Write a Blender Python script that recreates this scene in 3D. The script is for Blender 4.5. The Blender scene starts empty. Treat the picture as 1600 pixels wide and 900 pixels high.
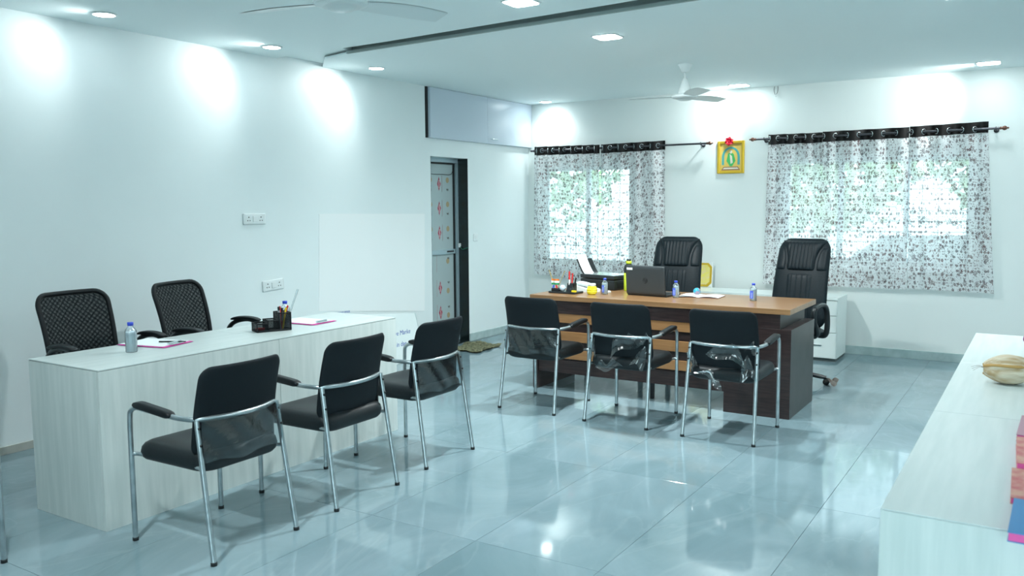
import bpy, bmesh, math, random
from mathutils import Vector, Matrix, Euler
random.seed(7)
PI = math.pi
sc = bpy.context.scene
COL = sc.collection

# ------------------------------------------------------------------ camera
F, YAW, PITCH, ROLL, CH = 1322.75, -0.5626, -0.0985, -0.0061, 1.4806
fw = Vector((math.sin(YAW)*math.cos(PITCH), math.cos(YAW)*math.cos(PITCH), math.sin(PITCH)))
rt = Vector((math.cos(YAW), -math.sin(YAW), 0)); up = rt.cross(fw)
r2 = math.cos(ROLL)*rt + math.sin(ROLL)*up
u2 = -math.sin(ROLL)*rt + math.cos(ROLL)*up
cam = bpy.data.cameras.new('camera')
co = bpy.data.objects.new('camera', cam); COL.objects.link(co)
co.matrix_world = Matrix(((r2.x, u2.x, -fw.x, 0), (r2.y, u2.y, -fw.y, 0), (r2.z, u2.z, -fw.z, CH), (0, 0, 0, 1)))
cam.sensor_width = 36; cam.lens = F*36/1600; cam.clip_end = 200; cam.clip_start = .02
cam.dof.use_dof = True; cam.dof.focus_distance = 6.2; cam.dof.aperture_fstop = 5.0
sc.camera = co

# ------------------------------------------------------------------ light
w = bpy.data.worlds.new('world'); sc.world = w; w.use_nodes = True
bgn = w.node_tree.nodes['Background']
bgn.inputs[0].default_value = (.78, .94, 1.0, 1); bgn.inputs[1].default_value = 6.5
sc.view_settings.view_transform = 'Standard'; sc.view_settings.look = 'None'
sc.view_settings.exposure = 0.50; sc.view_settings.gamma = 1
LAMP = (.93, 1.0, 1.0)
SPOT_W = 170.0
DISC_E = 30.0

# ------------------------------------------------------------------ helpers
def mat(name, col=(.8, .8, .8), rough=.5, metal=0., spec=.5, **k):
    m = bpy.data.materials.new(name); m.use_nodes = True
    b = m.node_tree.nodes['Principled BSDF']
    b.inputs['Base Color'].default_value = (*col, 1); b.inputs['Roughness'].default_value = rough
    b.inputs['Metallic'].default_value = metal; b.inputs['Specular IOR Level'].default_value = spec
    if 'trans' in k: b.inputs['Transmission Weight'].default_value = k['trans']
    if 'ior' in k: b.inputs['IOR'].default_value = k['ior']
    if 'emit' in k:
        b.inputs['Emission Color'].default_value = (*k.get('ecol', col), 1); b.inputs['Emission Strength'].default_value = k['emit']
    if 'coat' in k: b.inputs['Coat Weight'].default_value = k['coat']; b.inputs['Coat Roughness'].default_value = .05
    return m
class NT:
    def __init__(s, m): s.t = m.node_tree; s.b = s.t.nodes.get('Principled BSDF')
    def n(s, typ, **k):
        x = s.t.nodes.new(typ)
        for a, v in k.items():
            if a.startswith('i_'):
                key = a[2:]; key = int(key) if key.isdigit() else key.replace('_', ' ')
                s.set(x, key, v)
            else: setattr(x, a, v)
        return x
    def set(s, x, key, v):
        if isinstance(v, bpy.types.NodeSocket): s.t.links.new(v, x.inputs[key])
        else: x.inputs[key].default_value = v
    def m(s, op, a, b=0., c=0., clamp=False):
        x = s.t.nodes.new('ShaderNodeMath'); x.operation = op; x.use_clamp = clamp
        for i, v in enumerate((a, b, c)): s.set(x, i, v)
        return x.outputs[0]
    def mix(s, f, a, b):
        x = s.t.nodes.new('ShaderNodeMix'); x.data_type = 'RGBA'
        s.set(x, 0, f)
        s.set(x, 6, a if isinstance(a, bpy.types.NodeSocket) else (*a, 1)); s.set(x, 7, b if isinstance(b, bpy.types.NodeSocket) else (*b, 1))
        return x.outputs[2]
    def ramp(s, f, stops):
        x = s.t.nodes.new('ShaderNodeValToRGB'); s.t.links.new(f, x.inputs[0]); e = x.color_ramp.elements
        while len(e) < len(stops): e.new(.5)
        for q, (p, c) in zip(e, stops): q.position = p; q.color = (*c, 1) if len(c) == 3 else c
        return x.outputs[0]
    def link(s, a, b): s.t.links.new(a, b)
    def bump(s, h, strength=.1, dist=.01):
        x = s.n('ShaderNodeBump', i_Strength=strength, i_Distance=dist, i_Height=h); s.link(x.outputs[0], s.b.inputs['Normal'])
def noise_mat(name, c1, c2, rough, scale=(4, 4, 4), nscale=5., detail=4, spec=.5, bump=0., lo=.35, hi=.65, coords='Object', metal=0.):
    m = mat(name, c1, rough, metal, spec); t = NT(m)
    tc = t.n('ShaderNodeTexCoord'); mp = t.n('ShaderNodeMapping', i_Scale=scale); t.link(tc.outputs[coords], mp.inputs[0])
    nz = t.n('ShaderNodeTexNoise', i_Scale=nscale, i_Detail=detail); t.link(mp.outputs[0], nz.inputs[0])
    t.link(t.ramp(nz.outputs[0], [(lo, c1), (hi, c2)]), t.b.inputs['Base Color'])
    if bump: t.bump(nz.outputs[0], bump, .005)
    return m

def newobj(name, me, m=None, parent=None, loc=None, rot=None):
    o = bpy.data.objects.new(name, me); COL.objects.link(o)
    if m is not None:
        for x in (m if isinstance(m, (list, tuple)) else [m]): me.materials.append(x)
    if parent: o.parent = parent
    if loc: o.location = loc
    if rot: o.rotation_euler = rot
    return o
def tag(o, label=None, cat=None, group=None, kind=None):
    if label: o['label'] = label
    if cat: o['category'] = cat
    if group: o['group'] = group
    if kind: o['kind'] = kind
    return o
def empty(name, loc, rz=0, label=None, cat=None, group=None, kind=None):
    o = bpy.data.objects.new(name, None); COL.objects.link(o); o.location = loc; o.rotation_euler = (0, 0, rz)
    o.empty_display_size = .05
    return tag(o, label, cat, group, kind)
def children(o): return [c for c in bpy.data.objects if c.parent == o]
def copy_tree(o, parent=None, cache=None):
    c = o.copy(); COL.objects.link(c); c.parent = parent
    for ch in children(o): copy_tree(ch, c)
    return c

class MB:
    """collects shapes into one mesh"""
    def __init__(s): s.v = []; s.f = []; s.sm = []; s.mi = []; s.uv = None; s.cur = 0
    def add(s, vs, fs, smooth=False):
        o = len(s.v); s.v += [tuple(p) for p in vs]; s.f += [tuple(i+o for i in f) for f in fs]
        s.sm += [smooth]*len(fs); s.mi += [s.cur]*len(fs); return s
    def box(s, a, b, bev=0., M=None):
        x0, y0, z0 = (min(p, q) for p, q in zip(a, b)); x1, y1, z1 = (max(p, q) for p, q in zip(a, b))
        if bev <= 0:
            vs = [(x, y, z) for z in (z0, z1) for y in (y0, y1) for x in (x0, x1)]
            fs = [(0, 2, 3, 1), (4, 5, 7, 6), (0, 1, 5, 4), (2, 6, 7, 3), (0, 4, 6, 2), (1, 3, 7, 5)]
        else:
            bm = bmesh.new(); bmesh.ops.create_cube(bm, size=1)
            for q in bm.verts: q.co = Vector(((x0+x1)/2+q.co.x*(x1-x0), (y0+y1)/2+q.co.y*(y1-y0), (z0+z1)/2+q.co.z*(z1-z0)))
            bev = min(bev, .49*min(x1-x0, y1-y0, z1-z0))
            bmesh.ops.bevel(bm, geom=bm.edges[:], offset=bev, segments=2, profile=.5, affect='EDGES')
            bm.verts.index_update(); vs = [q.co.copy() for q in bm.verts]; fs = [tuple(q.index for q in f.verts) for f in bm.faces]; bm.free()
        if M: vs = [M @ Vector(p) for p in vs]
        return s.add(vs, fs)
    def tube(s, path, r, n=10, closed=False, cap=True, flat=1.):
        P = [Vector(p) for p in path]; L = len(P); vs = []; fs = []
        rr = r if isinstance(r, (list, tuple)) else [r]*L
        prev = None
        for i in range(L):
            if closed: t = P[(i+1) % L]-P[i-1]
            else: t = P[min(i+1, L-1)]-P[max(i-1, 0)]
            t.normalize()
            if prev is None:
                a = Vector((0, 0, 1)) if abs(t.z) < .9 else Vector((1, 0, 0))
                n1 = (a-t*a.dot(t)).normalized()
            else: n1 = (prev-t*prev.dot(t)).normalized()
            prev = n1; n2 = t.cross(n1)
            for k in range(n):
                a = 2*PI*k/n; vs.append(P[i]+n1*(math.cos(a)*rr[i]*flat)+n2*(math.sin(a)*rr[i]))
        for i in range(L if closed else L-1):
            j = (i+1) % L
            for k in range(n):
                q = (k+1) % n; fs.append((i*n+k, i*n+q, j*n+q, j*n+k))
        s.add(vs, fs, True)
        if cap and not closed:
            s.add(vs[:n], [tuple(range(n-1, -1, -1))]); s.add(vs[-n:], [tuple(range(n))])
        return s
    def lathe(s, prof, n=24, c=(0, 0, 0), smooth=True, M=None, cap=True):
        vs = []; fs = []; L = len(prof)
        for r, z in prof:
            for k in range(n):
                a = 2*PI*k/n; vs.append(Vector((r*math.cos(a), r*math.sin(a), z)))
        for i in range(L-1):
            for k in range(n):
                q = (k+1) % n; fs.append((i*n+k, i*n+q, (i+1)*n+q, (i+1)*n+k))
        if cap and prof[0][0] > 1e-5: fs.append(tuple(range(n-1, -1, -1)))
        if cap and prof[-1][0] > 1e-5: fs.append(tuple(range((L-1)*n, L*n)))
        if M: vs = [M @ p for p in vs]
        vs = [p+Vector(c) for p in vs]
        return s.add(vs, fs, smooth)
    def poly(s, pts, d):
        """extrude polygon pts by vector d"""
        P = [Vector(p) for p in pts]; d = Vector(d); n = len(P)
        vs = P+[p+d for p in P]
        fs = [tuple(range(n-1, -1, -1)), tuple(range(n, 2*n))]+[(i, (i+1) % n, n+(i+1) % n, n+i) for i in range(n)]
        return s.add(vs, fs)
    def grid(s, nu, nv, fn, smooth=True, uvfn=None, thick=0):
        vs = [Vector(fn(i/nu, j/nv)) for j in range(nv+1) for i in range(nu+1)]
        fs = [(j*(nu+1)+i, j*(nu+1)+i+1, (j+1)*(nu+1)+i+1, (j+1)*(nu+1)+i) for j in range(nv) for i in range(nu)]
        if uvfn:
            if s.uv is None: s.uv = {}
            o = len(s.v)
            for j in range(nv+1):
                for i in range(nu+1): s.uv[o+j*(nu+1)+i] = uvfn(i/nu, j/nv)
        return s.add(vs, fs, smooth)
    def cushion(s, W, H, T, r, warp=None, per=12, K=8, p=4., side=6, bot=1.):
        """rounded-rectangle pad in local (x across, y up, z normal)"""
        bd = []
        cs = [(W/2-r, H/2-r, 0), (-W/2+r, H/2-r, 90), (-W/2+r, -H/2+r, 180), (W/2-r, -H/2+r, 270)]
        for ci, (cx, cy, a0) in enumerate(cs):
            for k in range(side+1):
                a = math.radians(a0+90*k/side); bd.append((cx+r*math.cos(a), cy+r*math.sin(a)))
            nx, ny, na = cs[(ci+1) % 4]; a = math.radians(na)
            e = (nx+r*math.cos(a), ny+r*math.sin(a)); st = bd[-1]
            for k in range(1, per): bd.append((st[0]+(e[0]-st[0])*k/per, st[1]+(e[1]-st[1])*k/per))
        n = len(bd); ss = [1-(1-k/K)**1.8 for k in range(1, K+1)]; ss[-1] = 1.
        def h(q): return T/2*max(0, 1-q**p)**.5
        vs = [(0, 0, T/2)]
        for q in ss: vs += [(x*q, y*q, h(q)) for x, y in bd]
        m = len(vs); vs += [(x*q, y*q, -h(q)*bot) for q in reversed(ss[:-1]) for x, y in bd]; vs.append((0, 0, -T/2*bot))
        fs = [(0, 1+k, 1+(k+1) % n) for k in range(n)]
        rings = (len(vs)-2)//n
        for i in range(rings-1):
            for k in range(n):
                q = (k+1) % n; a = 1+i*n; fs.append((a+k, a+n+k, a+n+q, a+q))
        a = 1+(rings-1)*n; fs += [(len(vs)-1, a+(k+1) % n, a+k) for k in range(n)]
        if warp: vs = [warp(*q) for q in vs]
        return s.add(vs, fs, True)
    def build(s, name, m=None, parent=None, loc=None, rot=None):
        me = bpy.data.meshes.new(name); me.from_pydata(s.v, [], s.f)
        me.polygons.foreach_set('use_smooth', s.sm); me.polygons.foreach_set('material_index', s.mi)
        if s.uv is not None:
            L = me.uv_layers.new(name='UVMap')
            for l in me.loops: L.data[l.index].uv = s.uv.get(l.vertex_index, (0, 0))
        me.update()
        bm = bmesh.new(); bm.from_mesh(me)
        if s.uv is None: bmesh.ops.recalc_face_normals(bm, faces=bm.faces[:])
        bm.to_mesh(me); bm.free()
        return newobj(name, me, m, parent, loc, rot)
def bx(name, a, b, m, parent=None, bev=0.): return MB().box(a, b, bev).build(name, m, parent)
def bez(pts, n=8):
    """Catmull-Rom through points"""
    P = [Vector(p) for p in pts]; out = []
    for i in range(len(P)-1):
        a = P[max(i-1, 0)]; b = P[i]; c = P[i+1]; d = P[min(i+2, len(P)-1)]
        for k in range(n):
            t = k/n; out.append(.5*((2*b)+(c-a)*t+(2*a-5*b+4*c-d)*t*t+(-a+3*b-3*c+d)*t**3))
    out.append(P[-1]); return out
def text(name, body, size, m, parent, loc, rot, ext=.0006, shear=0., align='LEFT'):
    cu = bpy.data.curves.new('lettering', 'FONT'); cu.body = body; cu.size = size; cu.extrude = ext; cu.shear = shear
    cu.align_x = align; cu.resolution_u = 2
    tmp = bpy.data.objects.new('tmp', cu); me = bpy.data.meshes.new_from_object(tmp)
    bpy.data.objects.remove(tmp); me.name = name
    me.materials.clear()
    return newobj(name, me, m, parent, loc, rot)

# ------------------------------------------------------------------ materials
def wall_mat(name, c, rough):
    m = noise_mat(name, tuple(x*.97 for x in c), c, rough, (1, 1, 1), 1.4, 5, .5)
    return m
M = {}
M['wall'] = wall_mat('wall_paint', (.84, .92, .925), .42)
M['wall_back'] = wall_mat('wall_paint_mint', (.82, .87, .85), .45)
M['ceil'] = mat('ceiling_paint', (.87, .97, .98), .7)
M['ceil_dark'] = mat('groove_shade', (.32, .38, .38), .8)  # shade of the groove recess put into its colour
M['ceil_mid'] = mat('groove_edge_grey', (.38, .45, .44), .8)  # mid-grey strip along the far board's edge
M['skirt'] = noise_mat('skirting_tile', (.38, .50, .50), (.48, .60, .60), .25, nscale=3)
M['skirt_pale'] = noise_mat('pale_skirting', (.42, .44, .40), (.50, .52, .48), .4, nscale=3)
M['grout'] = mat('grout', (.26, .33, .35), .4)
def tile_mat():
    m = mat('marble_tile', (.5, .6, .6), .07, 0, .6); t = NT(m)
    tc = t.n('ShaderNodeTexCoord'); oi = t.n('ShaderNodeObjectInfo')
    v = t.n('ShaderNodeVectorMath', operation='ADD')
    geo = t.n('ShaderNodeNewGeometry')
    off = t.n('ShaderNodeVectorMath', operation='SCALE'); t.link(oi.outputs['Random'], off.inputs['Scale']); off.inputs[0].default_value = (37, 19, 11)
    t.link(geo.outputs['Position'], v.inputs[0]); t.link(off.outputs[0], v.inputs[1])
    mp = t.n('ShaderNodeMapping', i_Scale=(1., .55, 1), i_Rotation=(0, 0, .6)); t.link(v.outputs[0], mp.inputs[0])
    n1 = t.n('ShaderNodeTexNoise', i_Scale=1.6, i_Detail=7, i_Roughness=.6, i_Distortion=1.2); t.link(mp.outputs[0], n1.inputs[0])
    base = t.ramp(n1.outputs[0], [(.3, (.165, .255, .285)), (.5, (.21, .305, .34)), (.72, (.265, .36, .40))])
    n2 = t.n('ShaderNodeTexNoise', i_Scale=1.1, i_Detail=5, i_Distortion=2.2); t.link(mp.outputs[0], n2.inputs[0])
    vein = t.m('SUBTRACT', 1, t.m('MULTIPLY', t.m('ABSOLUTE', t.m('SUBTRACT', n2.outputs[0], .5)), 55, clamp=True), clamp=True)
    c = t.mix(t.m('MULTIPLY', vein, .05), base, (.66, .76, .77))
    t.link(c, t.b.inputs['Base Color'])
    n3 = t.n('ShaderNodeTexNoise', i_Scale=2.2, i_Detail=2); t.link(geo.outputs['Position'], n3.inputs[0])
    t.bump(n3.outputs[0], .05, .02)
    return m
M['tile'] = tile_mat()
M['laminate'] = noise_mat('pale_oak_laminate', (.56, .63, .61), (.65, .71, .69), .38, (14, 14, 1.1), 2.2, 6, .5)
M['laminate_h'] = noise_mat('pale_laminate_top', (.54, .62, .61), (.61, .68, .67), .32, (14, 1.1, 14), 2.2, 6, .5)
M['seam'] = mat('seam_dark', (.10, .13, .13), .7)
M['lam_white'] = mat('white_laminate', (.80, .88, .86), .3)
M['chrome'] = noise_mat('satin_chrome', (.36, .42, .44), (.50, .56, .58), .30, (6, 6, 6), 3, 3, .5, metal=.85)
M['chrome2'] = mat('chrome', (.72, .78, .80), .15, 1.)
M['rubber'] = mat('black_rubber', (.012, .016, .018), .55)
M['fabric'] = noise_mat('black_leatherette', (.006, .010, .012), (.011, .016, .019), .46, (30, 30, 30), 8, 3, .35, bump=.06)
M['fabric_back'] = noise_mat('black_backing', (.005, .009, .012), (.009, .014, .018), .6, (60, 60, 60), 8, 3, .2)
M['armpad'] = mat('black_armrest_plastic', (.006, .009, .011), .42, 0, .3)
M['leather'] = noise_mat('black_leather', (.004, .009, .012), (.008, .015, .020), .48, (20, 20, 20), 6, 4, .25, bump=.08)
M['plastic'] = mat('black_plastic', (.012, .016, .018), .3)
M['plastic_m'] = mat('matt_black_plastic', (.007, .010, .012), .55, 0, .3)
M['wood_dark'] = noise_mat('wenge_laminate', (.018, .011, .012), (.040, .024, .023), .35, (3, 3, 40), 2.5, 5, .5)
M['wood_side'] = noise_mat('wenge_laminate_side', (.030, .028, .028), (.046, .042, .042), .35, (20, 3, 3), 2.5, 5, .5)
def wood(name, c1, c2, sc_, rough=.3):
    m = mat(name, c1, rough); t = NT(m)
    tc = t.n('ShaderNodeTexCoord'); mp = t.n('ShaderNodeMapping', i_Scale=sc_); t.link(tc.outputs['Object'], mp.inputs[0])
    n1 = t.n('ShaderNodeTexNoise', i_Scale=3., i_Detail=8, i_Roughness=.65, i_Distortion=.6); t.link(mp.outputs[0], n1.inputs[0])
    t.link(t.ramp(n1.outputs[0], [(.3, c1), (.7, c2)]), t.b.inputs['Base Color']); return m
M['walnut'] = wood('walnut_laminate', (.20, .105, .045), (.34, .19, .09), (.7, 12, 12), .28)
M['walnut_front'] = wood('walnut_slat', (.25, .12, .045), (.36, .19, .08), (.8, 10, 16), .35)
M['white'] = mat('white_plastic', (.80, .86, .86), .35)
M['white_m'] = mat('white_matt', (.82, .88, .88), .6)
M['paper'] = mat('white_paper', (.86, .91, .92), .8)
M['led'] = mat('led_diffuser', (1, 1, 1), .5, emit=DISC_E, ecol=(.86, .97, 1))
M['alu'] = mat('aluminium', (.42, .55, .60), .4, .4)
M['granite'] = noise_mat('black_granite', (.004, .009, .010), (.006, .014, .014), .25, nscale=6)
M['header'] = mat('curtain_header_satin', (.006, .005, .005), .5, 0, .25)
M['copper'] = mat('antique_copper', (.20, .10, .075), .3, .8)
M['rod'] = mat('curtain_rod_metal', (.09, .09, .10), .3, .8)
M['gold'] = mat('gold_frame', (.80, .52, .05), .3, .6)
M['black'] = mat('flat_black', (.01, .012, .014), .5)
M['dark_screen'] = mat('charcoal_laptop', (.035, .042, .046), .42)
M['blue_cap'] = mat('blue_bottle_cap', (.02, .06, .55), .35)
M['label_blue'] = mat('blue_bottle_label', (.06, .12, .62), .45)
def glassy(name, tint, alpha, rough=.03):
    m = bpy.data.materials.new(name); m.use_nodes = True; t = NT(m); t.t.nodes.clear()
    out = t.n('ShaderNodeOutputMaterial'); tr = t.n('ShaderNodeBsdfTransparent', i_Color=(*tint, 1)); gl = t.n('ShaderNodeBsdfGlossy', i_Color=(1, 1, 1, 1), i_Roughness=rough)
    fr = t.n('ShaderNodeFresnel', i_IOR=1.45); f = t.m('ADD', fr.outputs[0], alpha, clamp=True)
    mx = t.n('ShaderNodeMixShader'); t.link(f, mx.inputs[0]); t.link(tr.outputs[0], mx.inputs[1]); t.link(gl.outputs[0], mx.inputs[2]); t.link(mx.outputs[0], out.inputs[0])
    return m, t, gl
M['glass'], _, _ = glassy('window_glass', (.95, 1, 1), .02)
M['bottle'], _t, _g = glassy('clear_bottle_plastic', (.96, .99, 1.), .10, .12)
M['water'] = mat('water_in_bottle', (.80, .90, .95), .15, 0, .5)
def wrap_mat():
    m, t, gl = glassy('clear_plastic_wrap', (.72, .82, .86), .07, .14)
    tc = t.n('ShaderNodeTexCoord'); nz = t.n('ShaderNodeTexNoise', i_Scale=9., i_Detail=3, i_Distortion=1.2); t.link(tc.outputs['Object'], nz.inputs[0])
    bp = t.n('ShaderNodeBump', i_Strength=.6, i_Distance=.012, i_Height=nz.outputs[0]); t.link(bp.outputs[0], gl.inputs['Normal'])
    return m
M['wrap'] = wrap_mat()

def curtain_mat():
    m = bpy.data.materials.new('sheer_floral_voile'); m.use_nodes = True; t = NT(m); t.t.nodes.clear()
    out = t.n('ShaderNodeOutputMaterial')
    uv = t.n('ShaderNodeUVMap')
    def flowers(scale, rad, petals, seed, thr=0.):
        mp = t.n('ShaderNodeMapping', i_Scale=(scale, scale*.8, 1), i_Location=(seed, seed*.7, 0)); t.link(uv.outputs[0], mp.inputs[0])
        vo = t.n('ShaderNodeTexVoronoi', i_Scale=1., i_Randomness=.75); vo.voronoi_dimensions = '2D'; t.link(mp.outputs[0], vo.inputs['Vector'])
        d = t.n('ShaderNodeVectorMath', operation='SUBTRACT'); t.link(mp.outputs[0], d.inputs[0]); t.link(vo.outputs['Position'], d.inputs[1])
        sp = t.n('ShaderNodeSeparateXYZ'); t.link(d.outputs[0], sp.inputs[0])
        ang = t.m('ARCTAN2', sp.outputs[1], sp.outputs[0])
        cs = t.n('ShaderNodeSeparateColor'); t.link(vo.outputs['Color'], cs.inputs[0])
        pet = t.m('ABSOLUTE', t.m('SINE', t.m('ADD', t.m('MULTIPLY', ang, petals/2), t.m('MULTIPLY', cs.outputs[0], 6))))
        rr = t.m('MULTIPLY', t.m('ADD', .3, t.m('MULTIPLY', pet, .7)), rad)
        inside = t.m('LESS_THAN', vo.outputs['Distance'], rr)
        keep = t.m('GREATER_THAN', cs.outputs[1], thr)
        core = t.m('GREATER_THAN', vo.outputs['Distance'], rad*.22)
        return t.m('MULTIPLY', t.m('MULTIPLY', inside, keep), core), sp, cs
    f1, sp1, c1 = flowers(29., .34, 6, 3.1, .55)
    f2, _, _ = flowers(52., .30, 5, 9.4, .62)
    # large hatched blossoms
    f3, sp3, c3 = flowers(11.5, .28, 8, 5.5, .62)
    su = t.n('ShaderNodeSeparateXYZ'); t.link(uv.outputs[0], su.inputs[0])
    hatch = t.m('GREATER_THAN', t.m('SINE', t.m('MULTIPLY', su.outputs[0], 560)), -.35)
    f3 = t.m('MULTIPLY', f3, hatch)
    # vines
    nz = t.n('ShaderNodeTexNoise', i_Scale=14., i_Detail=2); nz.noise_dimensions = '2D'; t.link(uv.outputs[0], nz.inputs[0])
    vine = t.m('LESS_THAN', t.m('ABSOLUTE', t.m('SUBTRACT', t.m('FRACT', t.m('MULTIPLY', nz.outputs[0], 5)), .5)), .05)
    pat = t.m('MAXIMUM', t.m('MAXIMUM', f1, t.m('MULTIPLY', f2, .9)), t.m('MAXIMUM', f3, t.m('MULTIPLY', vine, .7)))
    # woven vertical ribs
    rib = t.m('MULTIPLY', t.m('ADD', t.m('SINE', t.m('MULTIPLY', su.outputs[0], 900)), 1), .08)
    cn = t.n('ShaderNodeTexNoise', i_Scale=4.); t.link(uv.outputs[0], cn.inputs[0])
    pc = t.ramp(cn.outputs[0], [(.4, (.10, .075, .085)), (.6, (.16, .085, .085))])
    col = t.mix(pat, (.93, .95, .96), pc)
    df = t.n('ShaderNodeBsdfDiffuse'); t.link(col, df.inputs[0])
    tl = t.n('ShaderNodeBsdfTranslucent'); t.link(col, tl.inputs[0])
    a = t.n('ShaderNodeMixShader'); a.inputs[0].default_value = .35; t.link(df.outputs[0], a.inputs[1]); t.link(tl.outputs[0], a.inputs[2])
    tr = t.n('ShaderNodeBsdfTransparent', i_Color=(.96, .99, 1, 1))
    op = t.m('ADD', t.m('ADD', .68, rib), t.m('MULTIPLY', pat, .28), clamp=True)
    b = t.n('ShaderNodeMixShader'); t.link(op, b.inputs[0]); t.link(tr.outputs[0], b.inputs[1]); t.link(a.outputs[0], b.inputs[2])
    t.link(b.outputs[0], out.inputs[0]); return m
M['voile'] = curtain_mat()
def mesh_mat():
    m = bpy.data.materials.new('black_net_fabric'); m.use_nodes = True; t = NT(m)
    t.b.inputs['Base Color'].default_value = (.004, .006, .008, 1); t.b.inputs['Roughness'].default_value = .7; t.b.inputs['Specular IOR Level'].default_value = .15
    uv = t.n('ShaderNodeUVMap'); su = t.n('ShaderNodeSeparateXYZ'); t.link(uv.outputs[0], su.inputs[0])
    a = t.m('SINE', t.m('MULTIPLY', t.m('ADD', su.outputs[0], su.outputs[1]), 720)); b = t.m('SINE', t.m('MULTIPLY', t.m('SUBTRACT', su.outputs[0], su.outputs[1]), 720))
    hole = t.m('MULTIPLY', t.m('GREATER_THAN', a, -.15), t.m('GREATER_THAN', b, -.15))
    t.link(t.m('SUBTRACT', 1, t.m('MULTIPLY', hole, .80)), t.b.inputs['Alpha']); return m
M['net'] = mesh_mat()

# ------------------------------------------------------------------ room
XL, YB, ZC = -5.24, 8.7227, 2.645
XR, YF = 2.9, -1.6
def struct(name, mb, m, parent=None):
    o = mb.build(name, m, parent)
    if not parent: o['kind'] = 'structure'
    return o
# floor: screed + tiles
fl = struct('floor', MB().box((XL-.3, YF-.2, -.12), (XR+.2, YB+.2, -.004)), M['grout'])
TW, TL = .604, 1.21
xs = [-3.28+TW*k for k in range(-4, 12)]; ys = [.55+TL*k for k in range(-2, 8)]
tm = {}
n_ = 0
def seg(vals, lo, hi):
    v = [lo]+[x for x in vals if lo+.03 < x < hi-.03]+[hi]
    return list(zip(v[:-1], v[1:]))
for x0, x1 in seg(xs, XL, XR):
    for y0, y1 in seg(ys, YF, YB):
        key = (round(x1-x0, 3), round(y1-y0, 3)); g = .0008
        if key not in tm:
            q = MB().box((g, g, -.006), (x1-x0-g, y1-y0-g, 0), .0008).build('tile', M['tile'], fl); tm[key] = q.data
            q.location = (x0, y0, 0)
        else:
            q = bpy.data.objects.new('tile', tm[key]); COL.objects.link(q); q.parent = fl; q.location = (x0, y0, 0)
# left wall with door opening; far section set back 2 cm
DY0, DY1, DZ = 6.823, 7.469, 1.968
YS = 6.72
wl = MB()
wl.box((XL-.25, YF-.2, 0), (XL, YS, ZC+.3))
XS = XL-.02
wl.box((XL-.25, YS, 0), (XS, DY0, ZC+.3)); wl.box((XL-.25, DY0, DZ), (XS, DY1, ZC+.3)); wl.box((XL-.25, DY1, 0), (XS, YB+.2, ZC+.3))
struct('wall_left', wl, M['wall'])
# back wall with two window openings
W1 = (-5.07, -3.95, .80, 1.90); W2 = (-2.255, -.59, .90, 1.90)
wb = MB(); yb0, yb1 = YB, YB+.16
cur = XL-.25
for (a, b, c, d) in (W1, W2):
    wb.box((cur, yb0, 0), (a, yb1, ZC+.3)); wb.box((a, yb0, 0), (b, yb1, c)); wb.box((a, yb0, d), (b, yb1, ZC+.3)); cur = b
wb.box((cur, yb0, 0), (XR+.2, yb1, ZC+.3))
struct('wall_back', wb, M['wall_back'])
struct('wall_right', MB().box((XR, YF-.2, 0), (XR+.15, YB, ZC+.3)), M['wall'])
W3 = (-.7, 2.5, .1, 2.3)
wf = MB()
wf.box((XL, YF-.15, 0), (W3[0], YF, ZC+.3)).box((W3[1], YF-.15, 0), (XR, YF, ZC+.3)).box((W3[0], YF-.15, 0), (W3[1], YF, W3[2])).box((W3[0], YF-.15, W3[3]), (W3[1], YF, ZC+.3))
struct('wall_front', wf, M['wall'])
# ceiling: near board, recessed groove, far board
cl = MB().poly([(XL-.3, YF-.2, ZC), (XR+.2, YF-.2, ZC), (XR+.2, 4.25, ZC), (-4.083, 4.774, ZC), (-4.60, 4.79, ZC), (XL-.3, 4.815, ZC)], (0, 0, .014))
co_ = struct('ceiling', cl, M['ceil'])
cf = MB().poly([(XL-.3, 5.33, ZC), (XL, 5.33, ZC), (-4.93, 5.04, ZC), (-4.64, 4.972, ZC), (XR+.2, 4.53, ZC), (XR+.2, YB+.1, ZC), (XL-.3, YB+.1, ZC)], (0, 0, .012))
cf.build('ceiling_panel', M['ceil'], co_)
cl2 = MB().poly([(XL-.3, 4.5, ZC+.03), (-4.60, 4.5, ZC+.03), (-4.64, 5.6, ZC+.03), (XL-.3, 5.6, ZC+.03)], (0, 0, .02))
cl2.build('groove_panel', M['ceil'], co_)
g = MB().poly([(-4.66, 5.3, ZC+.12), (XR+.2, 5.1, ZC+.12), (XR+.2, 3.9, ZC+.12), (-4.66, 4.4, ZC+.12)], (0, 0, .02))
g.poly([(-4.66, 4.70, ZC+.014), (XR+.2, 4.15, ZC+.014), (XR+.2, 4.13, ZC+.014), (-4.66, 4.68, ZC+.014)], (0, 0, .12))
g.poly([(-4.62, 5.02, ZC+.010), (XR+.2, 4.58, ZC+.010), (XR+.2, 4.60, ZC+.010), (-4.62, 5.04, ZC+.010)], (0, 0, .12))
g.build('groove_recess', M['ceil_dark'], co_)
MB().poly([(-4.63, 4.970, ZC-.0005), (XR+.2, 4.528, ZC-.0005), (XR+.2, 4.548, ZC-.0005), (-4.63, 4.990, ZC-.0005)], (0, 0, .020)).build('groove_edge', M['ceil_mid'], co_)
# unseen slab above everything, there to keep daylight out
struct('light_block_slab', MB().box((XL-.3, YF-.2, ZC+.3), (XR+.2, YB+.2, ZC+.36)), M['ceil'])
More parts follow.
